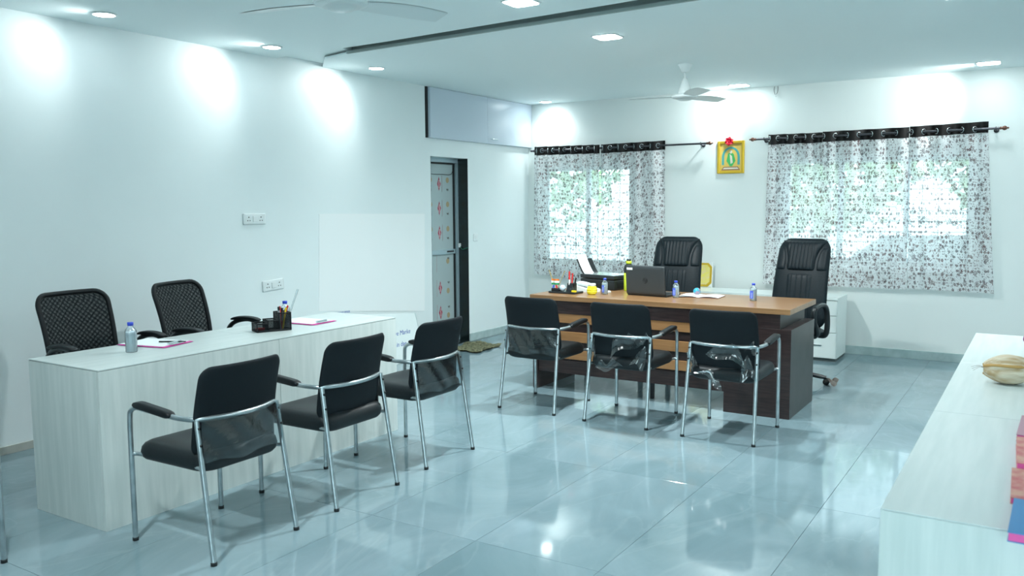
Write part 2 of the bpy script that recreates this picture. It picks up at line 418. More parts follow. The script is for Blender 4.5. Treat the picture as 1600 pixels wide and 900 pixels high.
# skirtings
struct('baseboard_back', MB().box((XL, YB-.012, 0), (XR, YB, .082), .002), M['skirt'])
struct('baseboard_left', MB().box((XS, DY1+.003, 0), (XS+.012, YB-.012, .082), .002), M['skirt'])
struct('baseboard_left', MB().box((XL, YF, 0), (XL+.01, 6.72, .05), .002), M['skirt_pale'])
struct('baseboard_right', MB().box((XR-.012, YF, 0), (XR, YB-.012, .082), .002), M['skirt'])

# ------------------------------------------------------------------ windows
def window(name, W, y, nm, mull, bars):
    x0, x1, z0, z1 = W
    e = empty(name, (x0, y, z0), 0, None, None, None, 'structure'); lx, lz = x1-x0, z1-z0; t = .035
    MB().box((0, .09, 0), (lx, .13, t)).box((0, .09, lz-t), (lx, .13, lz)).box((0, .09, t), (t, .13, lz-t)).box((lx-t, .09, t), (lx, .13, lz-t)).build('window_frame', M['alu'], e)
    edges = [0]+[q-x0 for q in mull]+[lx]
    for q in mull: bx('mullion', (q-x0-.022, .085, t), (q-x0+.022, .135, lz-t), M['alu'], e)
    for a, b in zip(edges[:-1], edges[1:]):
        bx('window_pane', (a+.02, .108, t), (b-.02, .112, lz-t), M['glass'], e)
    g0 = None
    for k in range(1, bars):
        z = lz*k/bars
        if g0 is None: g0 = MB().box((0, .05, -.004), (lx, .058, .004)).build('grille_bar', M['rod'], e, (0, 0, z))
        else:
            q = g0.copy(); COL.objects.link(q); q.location = (0, 0, z)
    g1 = None
    for k in range(1, int(lx/.14)):
        x = k*.14
        if g1 is None: g1 = MB().box((-.003, .06, 0), (.003, .066, lz)).build('grille_upright', M['rod'], e, (x, 0, 0))
        else:
            q = g1.copy(); COL.objects.link(q); q.location = (x, 0, 0)
    bx('window_sill', (-.02, .0, -.02), (lx+.02, .14, 0), M['granite'], e)
    return e
M['rod'] = M['rod']
window('window_1', W1, YB, 0, [-4.51], 11)
window('window_2', W2, YB, 0, [-1.732, -1.133], 10)
e = empty('fill_window', (W3[0], YF-.1, W3[2]), 0, None, None, None, 'structure')  # unseen glazing added behind the camera to let in fill daylight
lx, lz = W3[1]-W3[0], W3[3]-W3[2]
MB().box((0, 0, 0), (lx, .05, .05)).box((0, 0, lz-.05), (lx, .05, lz)).box((0, 0, .05), (.05, .05, lz-.05)).box((lx-.05, 0, .05), (lx, .05, lz-.05)).build('window_frame', M['alu'], e)
for k in range(1, 4): bx('mullion', (lx*k/4-.03, 0, .05), (lx*k/4+.03, .05, lz-.05), M['alu'], e)
for k in range(4): bx('window_pane', (lx*k/4+.03, .02, .05), (lx*(k+1)/4-.03, .026, lz-.05), M['glass'], e)

# ------------------------------------------------------------------ loft cupboard above the door
M['loft'] = mat('loft_door_laminate', (.58, .67, .76), .25)
e = empty('loft_cupboard', (XL, 6.765, 2.146), 0, 'pale blue-grey loft cupboard front above the door, under the ceiling', 'cupboard')
hz = ZC-2.146
bx('gap_shade_strip', (-.018, -.03, 0), (.004, -.001, hz-.002), M['black'], e)  # black strip standing in for the shaded gap beside the cupboard
d1 = bx('cupboard_door', (-.018, 0, 0), (.03, 1.02, hz-.003), M['loft'], e, .002)
d2 = bx('cupboard_door', (-.018, 1.023, 0), (.03, YB-6.765-.003, hz-.003), M['loft'], e, .002)
MB().tube(bez([(.03, 1.08, .05), (.05, 1.08, .05), (.05, 1.19, .05), (.03, 1.19, .05)], 5), .005, 8).build('handle', M['chrome2'], d2)

# ------------------------------------------------------------------ door
dr = empty('door_1', (XS, DY0, 0), 0, None, None, None, 'structure')
DW = DY1-DY0; DP = -.135
MB().box((-.20, DW-.004, 0), (-.0, DW+.0, DZ)).build('door_jamb', M['granite'], dr)
MB().box((-.20, 0, 0), (-.0, .004, DZ)).build('door_jamb', M['granite'], dr)
bx('threshold', (-.20, 0, 0), (0, DW, .012), M['granite'], dr)
MB().box((DP-.03, 0.004, 0), (DP+.01, .04, DZ)).box((DP-.03, DW-.035, 0), (DP+.01, DW-.004, DZ)).box((DP-.03, .04, DZ-.045), (DP+.01, DW-.035, DZ)).build('door_frame', M['alu'], dr)
MB().box((-.245, -.03, 0), (-.205, DW+.03, DZ+.02)).build('light_block_panel', M['black'], dr)  # unseen panel added behind the leaf to stop daylight leaking in
M['film'] = mat('printed_door_film', (.42, .52, .53), .3)
leaf = bx('door_leaf', (DP-.045, .04, .03), (DP-.03, DW-.05, DZ-.06), M['film'], dr)
MB().box((DP-.03, DW-.052, .02), (DP-.012, DW-.038, DZ-.05)).box((DP-.03, .04, DZ-.062), (DP-.012, DW-.04, DZ-.05)).build('gasket', M['black'], dr)
MB().box((DP-.032, .04, .955), (DP-.005, DW-.05, 1.005), .003).build('mid_rail', M['alu'], dr)
bx('lock_plate', (DP-.006, DW-.20, .975), (DP-.002, DW-.08, .99), M['black'], dr)
bx('bottom_rail', (DP-.032, .04, .03), (DP-.01, DW-.05, .09), M['alu'], dr)
MB().tube(bez([(DP-.027, .04, 1.83), (DP-.024, .2, 1.80), (DP-.024, .4, 1.80), (DP-.024, DW-.10, 1.80), (DP-.024, DW-.055, 1.84)], 6), .003, 6).build('film_edge', M['black'], dr)
M['film_red'] = mat('film_print_red', (.42, .02, .06), .4); M['film_tan'] = mat('film_print_tan', (.42, .34, .20), .4)
M['film_txt'] = mat('film_print_white', (.75, .8, .8), .4); M['film_dk'] = mat('film_print_dark', (.08, .07, .06), .5)
def rhomb(mb, y, z, w, h):
    xx = DP-.0298
    mb.poly([(xx, y-w, z), (xx, y-w*.45, z+h*.48), (xx, y, z+h), (xx, y+w*.45, z+h*.48), (xx, y+w, z), (xx, y+w*.45, z-h*.48), (xx, y, z-h), (xx, y-w*.45, z-h*.48)], (.0006, 0, 0))
def disc(mb, y, z, r, x=0., n=18):
    mb.poly([(DP-.0298+x, y+r*.9*math.cos(2*PI*k/n), z+r*math.sin(2*PI*k/n)) for k in range(n)], (.0006, 0, 0))
red = MB(); tan = MB(); dark = MB()
k = 0
yc_, yl_, yr_ = .352, .205, .50
for zz in (1.70, 1.445, 1.185):
    rhomb(red, yc_, zz, .030, .075); disc(tan, yl_, zz+.04, .030); disc(tan, yr_, zz+.04, .030)
    for yy in (yl_, yr_):
        for q in range(3): dark.poly([(DP-.0296, yy-.02+.012*q, zz-.055-.008*(q % 2)), (DP-.0296, yy-.010+.012*q, zz-.048), (DP-.0296, yy-.006+.012*q, zz-.075)], (.0005, 0, 0))
    dark.box((DP-.0297, yc_+.045, zz-.09), (DP-.0292, yc_+.047, zz+.09)); red.box((DP-.0297, yc_+.053, zz-.08), (DP-.0292, yc_+.055, zz+.08))
for zz in (.86, .60, .335, .14):
    if zz < .80: rhomb(red, yc_, zz, .030, .075)
    disc(tan, yl_-.02, zz-.04 if zz < .8 else zz+.02, .030); disc(tan, yr_-.01, zz-.04 if zz < .8 else zz+.02, .030)
    for yy in (yl_-.02, yr_):
        for q in range(3): dark.poly([(DP-.0296, yy-.02+.012*q, zz+.055-.008*(q % 2)), (DP-.0296, yy-.010+.012*q, zz+.062), (DP-.0296, yy-.006+.012*q, zz+.035)], (.0005, 0, 0))
    red.box((DP-.0297, yc_-.06, zz-.09), (DP-.0292, yc_-.058, zz+.09))
red.build('printed_diamonds', M['film_red'], leaf); tan.build('printed_medallions', M['film_tan'], leaf); dark.build('printed_marks', M['film_dk'], leaf)
for zz in (1.70, 1.445, 1.185): text('printed_word', 'Oelita', .034, M['film_txt'], leaf, (DP-.0288, yc_+.010, zz-.045), (PI/2, -PI/2, PI/2))
for zz in (.60, .335): text('printed_word', 'Oelita', .034, M['film_txt'], leaf, (DP-.0288, yc_-.010, zz+.045), (PI/2, PI/2, PI/2))
MB().box((-.12, DW-.03, 1.02), (-.095, DW-.004, 1.065), .004).build('door_catch', M['white'], dr)
M['green'] = mat('green_cord', (.01, .10, .06), .6)
MB().tube(bez([(-.10, DW-.012, 1.03), (-.07, DW-.02, 1.00), (-.03, DW-.012, 1.01), (-.003, DW-.006, 1.02)], 5), .006, 6).build('cord', M['green'], dr)

# ------------------------------------------------------------------ leaning whiteboard with handwriting
sh = empty('wall_sheet', (XL, 5.22, 0), 0, 'large blank white sheet flat on the left wall behind the pale desk', 'sheet')
MB().poly([(0, -.016, .581), (0, 1.439, .421), (0, 1.464, 1.393), (0, .017, 1.411)], (.004, 0, 0)).build('sheet', mat('white_sheet', (.92, .96, .96), .45), sh)
wbd = empty('whiteboard', (-5.06, 5.21, 0), 0, 'low white board with blue handwriting, leaning on the left wall under the blank sheet', 'whiteboard')
th = math.asin(.165/.60); wbd.rotation_euler = (0, -th, 0)
MB().poly([(-.012, .006, .006), (-.012, 1.224, .006), (-.012, 1.224, .445), (-.012, .006, .572)], (.012, 0, 0)).build('board_sheet', mat('whiteboard_sheet', (.82, .90, .90), .28), wbd)
MB().box((-.014, 0, 0), (.002, .006, .575)).box((-.014, 1.224, 0), (.002, 1.232, .447)).box((-.014, .006, 0), (.002, 1.224, .006)).build('board_frame', mat('grey_trim', (.50, .60, .60), .4), wbd)
M['ink'] = mat('blue_marker_ink', (.03, .10, .42), .5)
text('handwriting', 'uative Marke', .062, M['ink'], wbd, (.0008, .765, .265), (PI/2, 0, PI/2), .0003, .45)
text('handwriting', 'n  in dae', .062, M['ink'], wbd, (.0008, .78, .160), (PI/2, 0, PI/2), .0003, .4)
text('handwriting', 'LLAYAKUMAR', .030, M['ink'], wbd, (.0008, .16, .552), (PI/2, 0, PI/2), .0003, .1)

# ------------------------------------------------------------------ downlights
def downlight(x, y, kind, aim, label, power=1., cone=None):
    cone = cone or (165 if kind != 'r' else 132)
    e = empty('downlight', (x, y, ZC), 0, label, 'ceiling light')
    if kind == 'r':
        r = .062
        MB().lathe([(r, 0), (r+.012, -.001), (r+.012, -.006), (r, -.008), (r, 0)], 28, cap=False).build('trim_ring', M['white'], e)
        MB().lathe([(0, -.007), (r-.001, -.007), (r-.001, -.002), (0, -.002)], 28).build('diffuser', M['led'], e)
    else:
        r = .085
        MB().cushion(2*r+.02, 2*r+.02, .010, .035, None, 3, 4, 12).build('trim_ring', M['white'], e, (0, 0, -.002))
        MB().cushion(2*r, 2*r, .008, .030, None, 3, 4, 12).build('diffuser', M['led'], e, (0, 0, -.006))
    l = bpy.data.lights.new('lamp', 'SPOT'); l.energy = SPOT_W*power*(.09 if kind == 'r' else 1); l.color = LAMP; l.shadow_soft_size = .05
    l.spot_size = math.radians(cone); l.spot_blend = 1.0
    lo = bpy.data.objects.new('lamp', l); COL.objects.link(lo); lo.parent = e; lo.location = (0, 0, -.03)
    d = Vector(aim)-Vector((x, y, ZC-.03)); lo.rotation_euler = d.to_track_quat('-Z', 'Y').to_euler()
    return e
Lb = 'recessed LED downlight '
downlight(-4.883, 4.454, 'r', (XL, 3.3, 1.9), Lb+'by the left wall in the near ceiling, small and round')
downlight(-4.896, 5.618, 'r', (XL, 5.1, 2.0), Lb+'by the left wall just past the ceiling groove')
downlight(-4.9, 3.15, 'r', (XL, 2.0, 1.9), Lb+'by the left wall over the pale desk near end', .7)
downlight(-4.9, 1.9, 'r', (XL, .9, 2.0), Lb+'by the left wall, nearest the added fill glazing', .5)
downlight(-2.633, 4.291, 's', (-2.63, 4.29, 0), Lb+'mid near ceiling, cut by the top of the photo', .8)
downlight(-2.662, 5.492, 's', (-2.66, 6.2, 0), 'square LED ceiling light in mid room beyond the ceiling groove', 1.0)
downlight(-2.648, 8.45, 's', (-3.4, YB, 2.1), 'LED ceiling light near the back wall beside the far ceiling fan', .17, 110)
downlight(-.477, 8.319, 's', (-1.85, YB, 2.1), 'LED ceiling light near the back wall above the right curtain end', .30, 95)
downlight(-4.9, 8.52, 'r', (-4.9, YB, 2.0), Lb+'in the far left corner of the ceiling', .9)
downlight(1.2, 8.35, 's', (-.1, YB, 1.8), Lb+'right of the frame in the far right corner of the room', .2)
downlight(-.48, 5.5, 's', (-.9, 6.2, 0), Lb+'right of the frame above the foreground desk', .7)
downlight(-.48, 3.4, 's', (-.9, 3.4, 0), Lb+'right of the frame over the near foreground desk', .2)
downlight(-2.63, 1.2, 's', (-2.63, 1.2, 0), Lb+'in the near ceiling above the camera side of the room', .8)

# ------------------------------------------------------------------ ceiling fans
def fan(name):
    e = empty(name, (0, 0, ZC))
    MB().lathe([(.058, 0), (.058, -.006), (.030, -.068), (.012, -.07)], 24).build('canopy', M['white'], e)
    MB().lathe([(.010, -.06), (.010, -.14)], 12).build('downrod', M['white'], e)
    MB().lathe([(.012, -.115), (.022, -.125), (.038, -.175), (.055, -.225), (.062, -.250), (.020, -.252)], 24).build('motor_cover', M['white'], e)
    MB().lathe([(.05, -.252), (.085, -.253), (.108, -.262), (.112, -.272), (.105, -.280), (.072, -.290), (.068, -.288), (.05, -.300), (.0, -.303)], 36).build('motor_housing', M['white'], e)
    for a in (-51, 69, 189):
        mb = MB(); a = math.radians(a)
        def fn(u, v):
            r = .09+u*.39; w = .045+.02*math.sin(u*PI*.9); q = (v-.5)*2*w
            x, y = r, q; z = -.268-.18*q+.004*math.sin(u*3)
            return (x*math.cos(a)-y*math.sin(a), x*math.sin(a)+y*math.cos(a), z)
        mb.grid(14, 4, fn)
        mb.grid(14, 4, lambda u, v: tuple(Vector(fn(u, v))+Vector((0, 0, -.003))))
        mb.build('blade', M['white'], e)
    return e
f1 = fan('ceiling_fan'); f1.location = (-2.633, 6.926, ZC)
tag(f1, 'white three-blade ceiling fan hanging in front of the back wall', 'ceiling fan', 'white ceiling fans')
f2 = copy_tree(f1); f2.location = (-2.633, 2.80, ZC); f2.scale = (1.07, 1.07, 1.075)
f2['label'] = 'white ceiling fan over the near half, cut by the top of the photo'

# ------------------------------------------------------------------ curtains
YR = 8.63
def rod(x0, x1, z, brk, label):
    e = empty('curtain_rod', (x0, YR, z), 0, label, 'curtain rod', 'curtain rods on the back wall')
    L = x1-x0
    MB().tube([(0, 0, 0), (L, 0, 0)], .0105, 12).build('pole', M['rod'], e)
    for x, s in ((0, -1), (L, 1)):
        if s < 0 and x0 < -5.1: continue
        Mx = Matrix.Rotation(s*PI/2, 4, 'Y')
        MB().lathe([(.012, 0), (.014, .008), (.009, .014), (.017, .024), (.021, .036), (.015, .05), (.006, .056), (.009, .064), (.0, .072)], 16, (x, 0, 0), True, Mx).build('finial', M['copper'], e)
    for b in brk:
        mb = MB().lathe([(.0, 0), (.022, 0), (.022, .006), (.006, .008), (.006, YB-YR-.014)], 14, (b-x0, YB-YR, -.012), True, Matrix.Rotation(PI/2, 4, 'X'))
        mb.tube([(b-x0-.0, .0+.014*math.cos(a), .014*math.sin(a)) for a in [k*PI/6 for k in range(12)]], .004, 6, closed=True)
        mb.build('bracket', M['rod'], e)
rod(-5.17, -3.035, 2.100, [-5.12, -3.10], 'metal curtain rod of the left window, its bare right end ending in a copper finial')
rod(-2.52, -.385, 2.118, [-2.44, -.415], 'metal curtain rod over the right window with a copper finial at each end')
def curtain(x0, x1, zt, zb, lam, phase, amp, label, xb0=None, xb1=None, rz=2.1):
    """zt top z (list of 2), zb function of u -> hem z"""
    e = empty('curtain', (x0, YR, 0), 0, label, 'curtain', 'floral sheer curtains')
    xb0 = x0 if xb0 is None else xb0; xb1 = x1 if xb1 is None else xb1
    HH = .098
    L = x1-x0
    def yy(x, f=1.): return amp*math.sin(2*PI*x/lam+phase)*f
    def top(u): return zt[0]+(zt[1]-zt[0])*u
    N = int(L/.008)
    arc = [0]
    for i in range(N): arc.append(arc[-1]+math.hypot(L/N, yy(L*(i+1)/N)-yy(L*i/N)))
    hb = MB(); hb.grid(N, 3, lambda u, v: (u*L, yy(u*L), top(u)-HH*(1-v)+.004*math.sin(2*PI*u*L/lam+phase)))
    hb.grid(N, 3, lambda u, v: (u*L, yy(u*L)+.003, top(u)-HH*(1-v)+.004*math.sin(2*PI*u*L/lam+phase)))
    hd = hb.build('header', M['header'], e)
    rnd = random.Random(x0); ph2 = rnd.random()*6; ph3 = rnd.random()*6
    def cloth(u, v):
        zt_ = top(u)-HH; z = zb(u)+(zt_-zb(u))*v
        xa = x0+u*L; xb = xb0+u*(xb1-xb0); x = xb+(xa-xb)*v
        k = 1-v
        y = yy(u*L, .9)*(v**.5*.55+.45*(1-.55*k))+.010*math.sin(u*L*47+ph2+2*k)*k+.006*math.sin(u*L*83+ph3)*k
        return (x-x0, y, z)
    cb = MB(); NV = 26
    cb.grid(N, NV, cloth, True, lambda u, v: (arc[min(N, int(round(u*N)))]+x0*1.3, v*(top(u)-HH-zb(u))))
    cb.build('voile_panel', M['voile'], e)
    # eyelets on the zero crossings of the header wave
    k0 = 0; ring = None
    for k in range(-20, 60):
        x = (k*PI-phase)*lam/(2*PI)
        if not (.006 < x < L-.006): continue
        sl = amp*2*PI/lam*math.cos(k*PI)
        ang = math.atan(sl)
        if ring is None:
            mb = MB(); mb.tube([(.0235*math.cos(a), 0, .0235*math.sin(a)) for a in [q*2*PI/20 for q in range(20)]], .0038, 6, closed=True, flat=1.)
            ring = mb.build('eyelet', M['chrome2'], e); q = ring
        else:
            q = ring.copy(); COL.objects.link(q)
        q.location = (x, 0, rz); q.rotation_euler = (0, 0, ang)
    return e
def hemA(u): return .655-.03*u-.14*max(0, u-.35)
def hemB(u): return .50+.25*min(1, u*1.4)
gl_ = 'sheer floral curtain panel, '
curtain(-5.137, -4.270, (2.148, 2.140), hemA, .150, 1.2, .034, gl_+'left half of the left window, by the corner', None, None, 2.100)
curtain(-4.268, -3.504, (2.140, 2.150), hemB, .190, 2.2, .034, gl_+'right half of the left window, behind the leather chair', None, -3.49, 2.100)
curtain(-2.402, -1.880, (2.158, 2.155), lambda u: .66, .172, 2.6, .034, gl_+'narrow leftmost of the three over the right window', -2.425, -1.871, 2.118)
curtain(-1.878, -1.110, (2.162, 2.166), lambda u: .665, .215, 2.8, .036, gl_+'middle of the three over the right window', -1.869, -1.079, 2.118)
curtain(-1.108, -.473, (2.170, 2.182), lambda u: .675-.012*u, .205, 2.6, .036, gl_+'rightmost over the right window, flaring at the hem', -1.077, -.37, 2.118)

# ------------------------------------------------------------------ outside
M['ground'] = noise_mat('yard_concrete', (.50, .52, .50), (.62, .64, .62), .8, nscale=2)
og = MB().box((-30, YB+.2, -.4), (20, 45, -.3)); o = struct('yard_ground', og, M['ground'])  # ground slab of the yard beyond the back windows
o2 = MB().box((-30, -22, -.25), (20, YF-.25, -.15)); struct('front_yard_ground', o2, M['ground'])  # ground slab outside the front wall
M['leaf'] = noise_mat('foliage', (.12, .26, .12), (.38, .50, .24), .7, nscale=3); M['bark'] = mat('bark', (.12, .09, .06), .8)
def tree(x, y, h, r, label):
    e = empty('tree', (x, y, -.3), 0, label, 'tree', 'trees in the yard')
    MB().tube(bez([(0, 0, 0), (.05, .03, h*.4), (0, .02, h*.75)], 5), [.12]*11, 8).build('trunk', M['bark'], e)
    rnd = random.Random(x*3+y); vs = []; fs = []
    for k in range(1500):
        a = rnd.random()*2*PI; b = math.acos(2*rnd.random()-1); q = r*(.55+.5*rnd.random())
        p = Vector((q*math.sin(b)*math.cos(a), q*math.sin(b)*math.sin(a), h*.75+q*.75*math.cos(b)))
        d1 = Vector([rnd.uniform(-1, 1) for _ in range(3)]).normalized()*.13; d2 = Vector([rnd.uniform(-1, 1) for _ in range(3)]).normalized()*.09
        i = len(vs); vs += [p-d1, p+d2, p+d1, p-d2]; fs.append((i, i+1, i+2, i+3))
    mb = MB(); mb.add(vs, fs); c = mb.build('foliage', M['leaf'], e); c['kind'] = 'stuff'
tree(-3.2, 14.5, 3.2, 1.5, 'leafy green tree in the yard seen through the left part of the right window')
tree(-8.6, 14., 3.4, 1.9, 'leafy green tree in the yard seen through the left window')
tree(-.3, 16.7, 3.7, 1.6, 'leafy green tree in the yard behind the parked car')
tree(-5.6, 17.2, 3.6, 1.5, 'leafy green tree in the yard between the two windows')
yw = bx('compound_wall', (-14, 20.4, -.3), (8, 20.55, 1.3), M['wall'], None); tag(yw, 'low pale compound wall at the far side of the yard', 'wall')
# parked car
ce = empty('car', (-1.35, 12.3, -.3), .15, 'white car parked in the yard behind the right curtain', 'car')
M['carpaint'] = mat('white_car_paint', (.8, .84, .86), .15, coat=1.); M['carglass'] = mat('dark_car_glass', (.02, .03, .035), .05)
prof = [(-1.9, .35), (-1.92, .75), (-1.75, .92), (-1.1, 1.0), (-.55, 1.42), (.75, 1.45), (1.45, 1.02), (1.85, .92), (1.92, .6), (1.9, .3)]
MB().poly([(x, -.75, z) for x, z in prof], (0, 1.5, 0)).build('car_body', M['carpaint'], ce)
MB().poly([(-.95, -.756, 1.03), (-.5, -.756, 1.36), (.7, -.756, 1.38), (1.2, -.756, 1.05)], (0, 1.512, 0)).build('side_glass', M['carglass'], ce)
for x in (-1.2, 1.2):
    for y in (-.68, .68): 
        wmb = MB().lathe([(.0, -.1), (.3, -.1), (.33, -.06), (.33, .06), (.3, .1), (.0, .1)], 24, (0, 0, 0), True, Matrix.Rotation(PI/2, 4, 'X'))
        q = wmb.build('wheel', M['rubber'], ce, (x, y, .33))
        MB().lathe([(.0, -.112), (.17, -.112), (.2, -.09)], 16, (0, 0, 0), True, Matrix.Rotation(PI/2, 4, 'X')).build('hubcap', M['chrome2'], q)

# ------------------------------------------------------------------ visitor chair
def visitor_chair(wrap='low'):
    e = empty('visitor_chair', (0, 0, 0))
    R = .0115
    for s in (-1, 1):
        # front leg rises and bends back under the arm pad
        leg = MB().tube(bez([(s*.232, .262, .012), (s*.232, .262, .30), (s*.232, .260, .545), (s*.232, .245, .594), (s*.232, .205, .611)], 6), R, 10)
        l1 = leg.build('leg', M['chrome'], e)
        MB().lathe([(.013, 0), (.0135, .014), (.011, .016)], 10, (s*.232, .262, 0)).build('foot_cap', M['rubber'], l1)
        l2 = MB().tube([(s*.228, -.262, .012), (s*.214, -.172, .597)], R, 10).build('leg', M['chrome'], e)
        MB().lathe([(.013, 0), (.0135, .014), (.011, .016)], 10, (s*.228, -.262, 0)).build('foot_cap', M['rubber'], l2)
        for z in (.565, .495):
            y = -.172-.09*(.597-z)/.585
            MB().lathe([(.0, -.002), (.0065, -.002), (.006, .003), (0, .004)], 8, (s*(.215+.014*(.597-z)/.585), y-R, z), True, Matrix.Rotation(PI/2, 4, 'X')).build('bolt', M['black'], l2)
        MB().tube(bez([(s*.232, .258, .394), (s*.213, .235, .394), (s*.205, .1, .394), (s*.205, -.14, .394), (s*.219, -.200, .394)], 4), .0095, 8).build('side_rail', M['chrome'], e)
        # bracket joining seat and backrest
        MB().box((s*.198-.006, -.165, .40), (s*.198+.006, -.138, .60), .002).build('back_bracket', M['black'], e)
        # arm pad
        def aw(x, y, z, s=s): return (s*.232+x, .090+y, .616+z+.012*(y/.13)+(-.010*max(0, y/.13-.55)))
        MB().cushion(.042, .262, .034, .014, aw, 6, 5, 6).build('arm_pad', M['armpad'], e)
    ring = [(-.232, .205, .611), (-.232, .08, .604), (-.232, -.03, .600), (-.229, -.09, .599), (-.215, -.146, .598), (-.175, -.184, .598), (-.09, -.212, .597), (0, -.222, .597)]
    ring = ring+[(-x, y, z) for x, y, z in reversed(ring[:-1])]
    MB().tube(bez(ring, 6), R, 10).build('back_ring', M['chrome'], e)
    for y in (.17, -.12): MB().tube([(-.205, y, .392), (.205, y, .392)], .008, 8).build('cross_rail', M['chrome'], e)
    def sw(x, y, z):
        yy = y+.022; t = (yy+.2)/.45
        return (x*(1.+.03*t), yy, .413+z-.030*max(0, (y-.14)/.09)**2*.5-.010*math.exp(-(x/.1)**2-((y)/.12)**2)*(1 if z > 0 else 0))
    MB().cushion(.438, .470, .094, .075, sw, 8, 9, 14.).build('seat', M['fabric'], e)
    def bw(x, y, z):
        # y up: z normal (+ towards sitter)
        h = y+.195  # 0..0.39
        yy = -.140-.075*(h/.39)+z-.030*(1-(x/.21)**2)+.012*math.sin(PI*min(1, h/.39))
        return (x*(1-.03*(h/.39)), yy, .432+h)
    MB().cushion(.448, .39, .036, .050, bw, 8, 9, 6.).build('backrest', M['fabric_back'], e)
    return e
def wrap_full(e):
    def fn(u, v):
        x = (u-.5)*.43; return (x, -.202-.030*(1-(x/.21)**2)-.006*math.sin(v*3)-.004*math.sin(u*19+v*7), .415+v*.180+.008*math.sin(u*11))
    m = MB(); m.grid(30, 10, fn); return m.build('plastic_wrap', M['wrap'], e)
def wrap_bits(e, seed):
    rnd = random.Random(seed); m = MB()
    for (cx, cz, w, h) in ((.05, .56, .26, .10), (.17, .47, .10, .13), (-.06, .40, .22, .05), (.20, .60, .08, .05), (-.19, .50, .07, .12)):
        a = rnd.uniform(-.5, .5); p1, p2 = rnd.random()*6, rnd.random()*6
        def fn(u, v):
            x = (u-.5)*w*(1-.5*v); z = (v-.5)*h+.018*math.sin(u*7+p1); X = cx+x*math.cos(a)-z*math.sin(a); Z = cz+x*math.sin(a)+z*math.cos(a)
            return (X, -.213-.030*(1-min(1, (X/.21)**2))-.006*math.sin(u*9+p2)-.006*math.cos(v*8), Z)
        m.grid(10, 6, fn)
    return m.build('plastic_wrap', M['wrap'], e)
base = visitor_chair()
GV = 'visitor chairs with steel legs'
def place(src, x, y, rz, label, wrap, first=False):
    c = src if first else copy_tree(src)
    c.location = (x, y, 0); c.rotation_euler = (0, 0, rz); tag(c, label, 'chair', GV)
    return c
spots = [(-2.39, 5.330, 0.0, 'black visitor chair with torn plastic wrap, middle of the three at the walnut desk', 2),
         (-1.677, 5.308, 0.0, 'black visitor chair with torn plastic wrap, rightmost of the three at the walnut desk', 3),
         (-3.098, 5.356, 0.0, 'black visitor chair leftmost at the walnut desk, shiny plastic over its low back', 1),
         (-3.110, 2.420, PI/2, 'black visitor chair nearest the camera at the pale desk, leaving the smoke-grey wrap low on its back', 1),
         (-3.118, 3.146, PI/2, 'black visitor chair without plastic wrap, middle of the three at the pale desk', 0),
         (-3.150, 3.893, PI/2, 'black visitor chair at the far end of the pale desk, beside the handwriting board', 1),
         (-3.86, 1.49, 0, 'black visitor chair cut by the left frame edge, one steel leg showing', 0)]
spots[3] = spots[3][:3]+('black visitor chair nearest the camera at the pale desk, film-wrapped low back',)+spots[3][4:]
made = []
for i, (x, y, rz, lab, wr) in enumerate(spots):
    made.append((place(base, x, y, rz, lab, wr, first=(i == len(spots)-1)) if i == len(spots)-1 else place(base, x, y, rz, lab, wr), wr))
for c, wr in made:
    if wr == 1: wrap_full(c)
    elif wr >= 2: wrap_bits(c, wr)

# ------------------------------------------------------------------ left pale desk
x0, x1, y0, y1 = -4.1445, -3.571, 2.174, 4.237
ds = empty('reception_desk', ((x0+x1)/2, (y0+y1)/2, 0), 0, 'long pale oak-laminate desk with closed front beside the left wall', 'desk')
cx, cy = (x0+x1)/2, (y0+y1)/2; hx, hy = (x1-x0)/2, (y1-y0)/2; ysm = 3.238-cy
bx('desktop', (-hx, -hy, .744), (hx, ysm-.001, .75), M['laminate_h'], ds, .001); bx('desktop', (-hx, ysm+.001, .744), (hx, hy, .75), M['laminate_h'], ds, .001)
bx('top_seam', (-hx+.003, -hy+.003, .7415), (hx-.003, hy-.003, .7442), M['seam'], ds)
bx('front_panel', (hx-.018, -hy+.001, .0), (hx, ysm-.0015, .7415), M['laminate'], ds, .001); bx('front_panel', (hx-.018, ysm+.0015, .0), (hx, hy-.001, .7415), M['laminate'], ds, .001)
for q in (-hy, hy-.018, ysm-.009): bx('side_panel', (-hx, q, 0), (hx-.019, q+.018, .7415), M['laminate'], ds, .001)
bx('drawer_unit', (-hx+.01, ysm+.02, .10), (-hx+.38, ysm+.36, .72), M['laminate'], ds)

# ------------------------------------------------------------------ foreground desks on the right
fx = -.3049
fys = [2.1341, 3.26, 4.323, 5.343]
labs = ['nearest pale laminate desk unit at the right edge with books on it', 'middle pale laminate desk unit at the right edge with the coconut on it', 'farthest pale laminate desk unit at the right edge, towards the back wall']
for (a, b, lab) in zip(fys[:-1], fys[1:], labs):
    e = empty('desk_unit', (fx, a, 0), 0, lab, 'desk', 'pale desk units in a row'); L = b-a
    bx('desktop', (0, .001, .746), (.62, L-.0015, .75), M['laminate_h'], e, .001)
    bx('front_panel', (0.001, .0195, 0), (.019, L-.002, .7455), M['laminate'], e)
    bx('side_panel', (.0, .0012, 0), (.60, .019, .7455), M['laminate'], e); bx('side_panel', (.02, L-.02, 0), (.60, L-.002, .7455), M['laminate'], e)

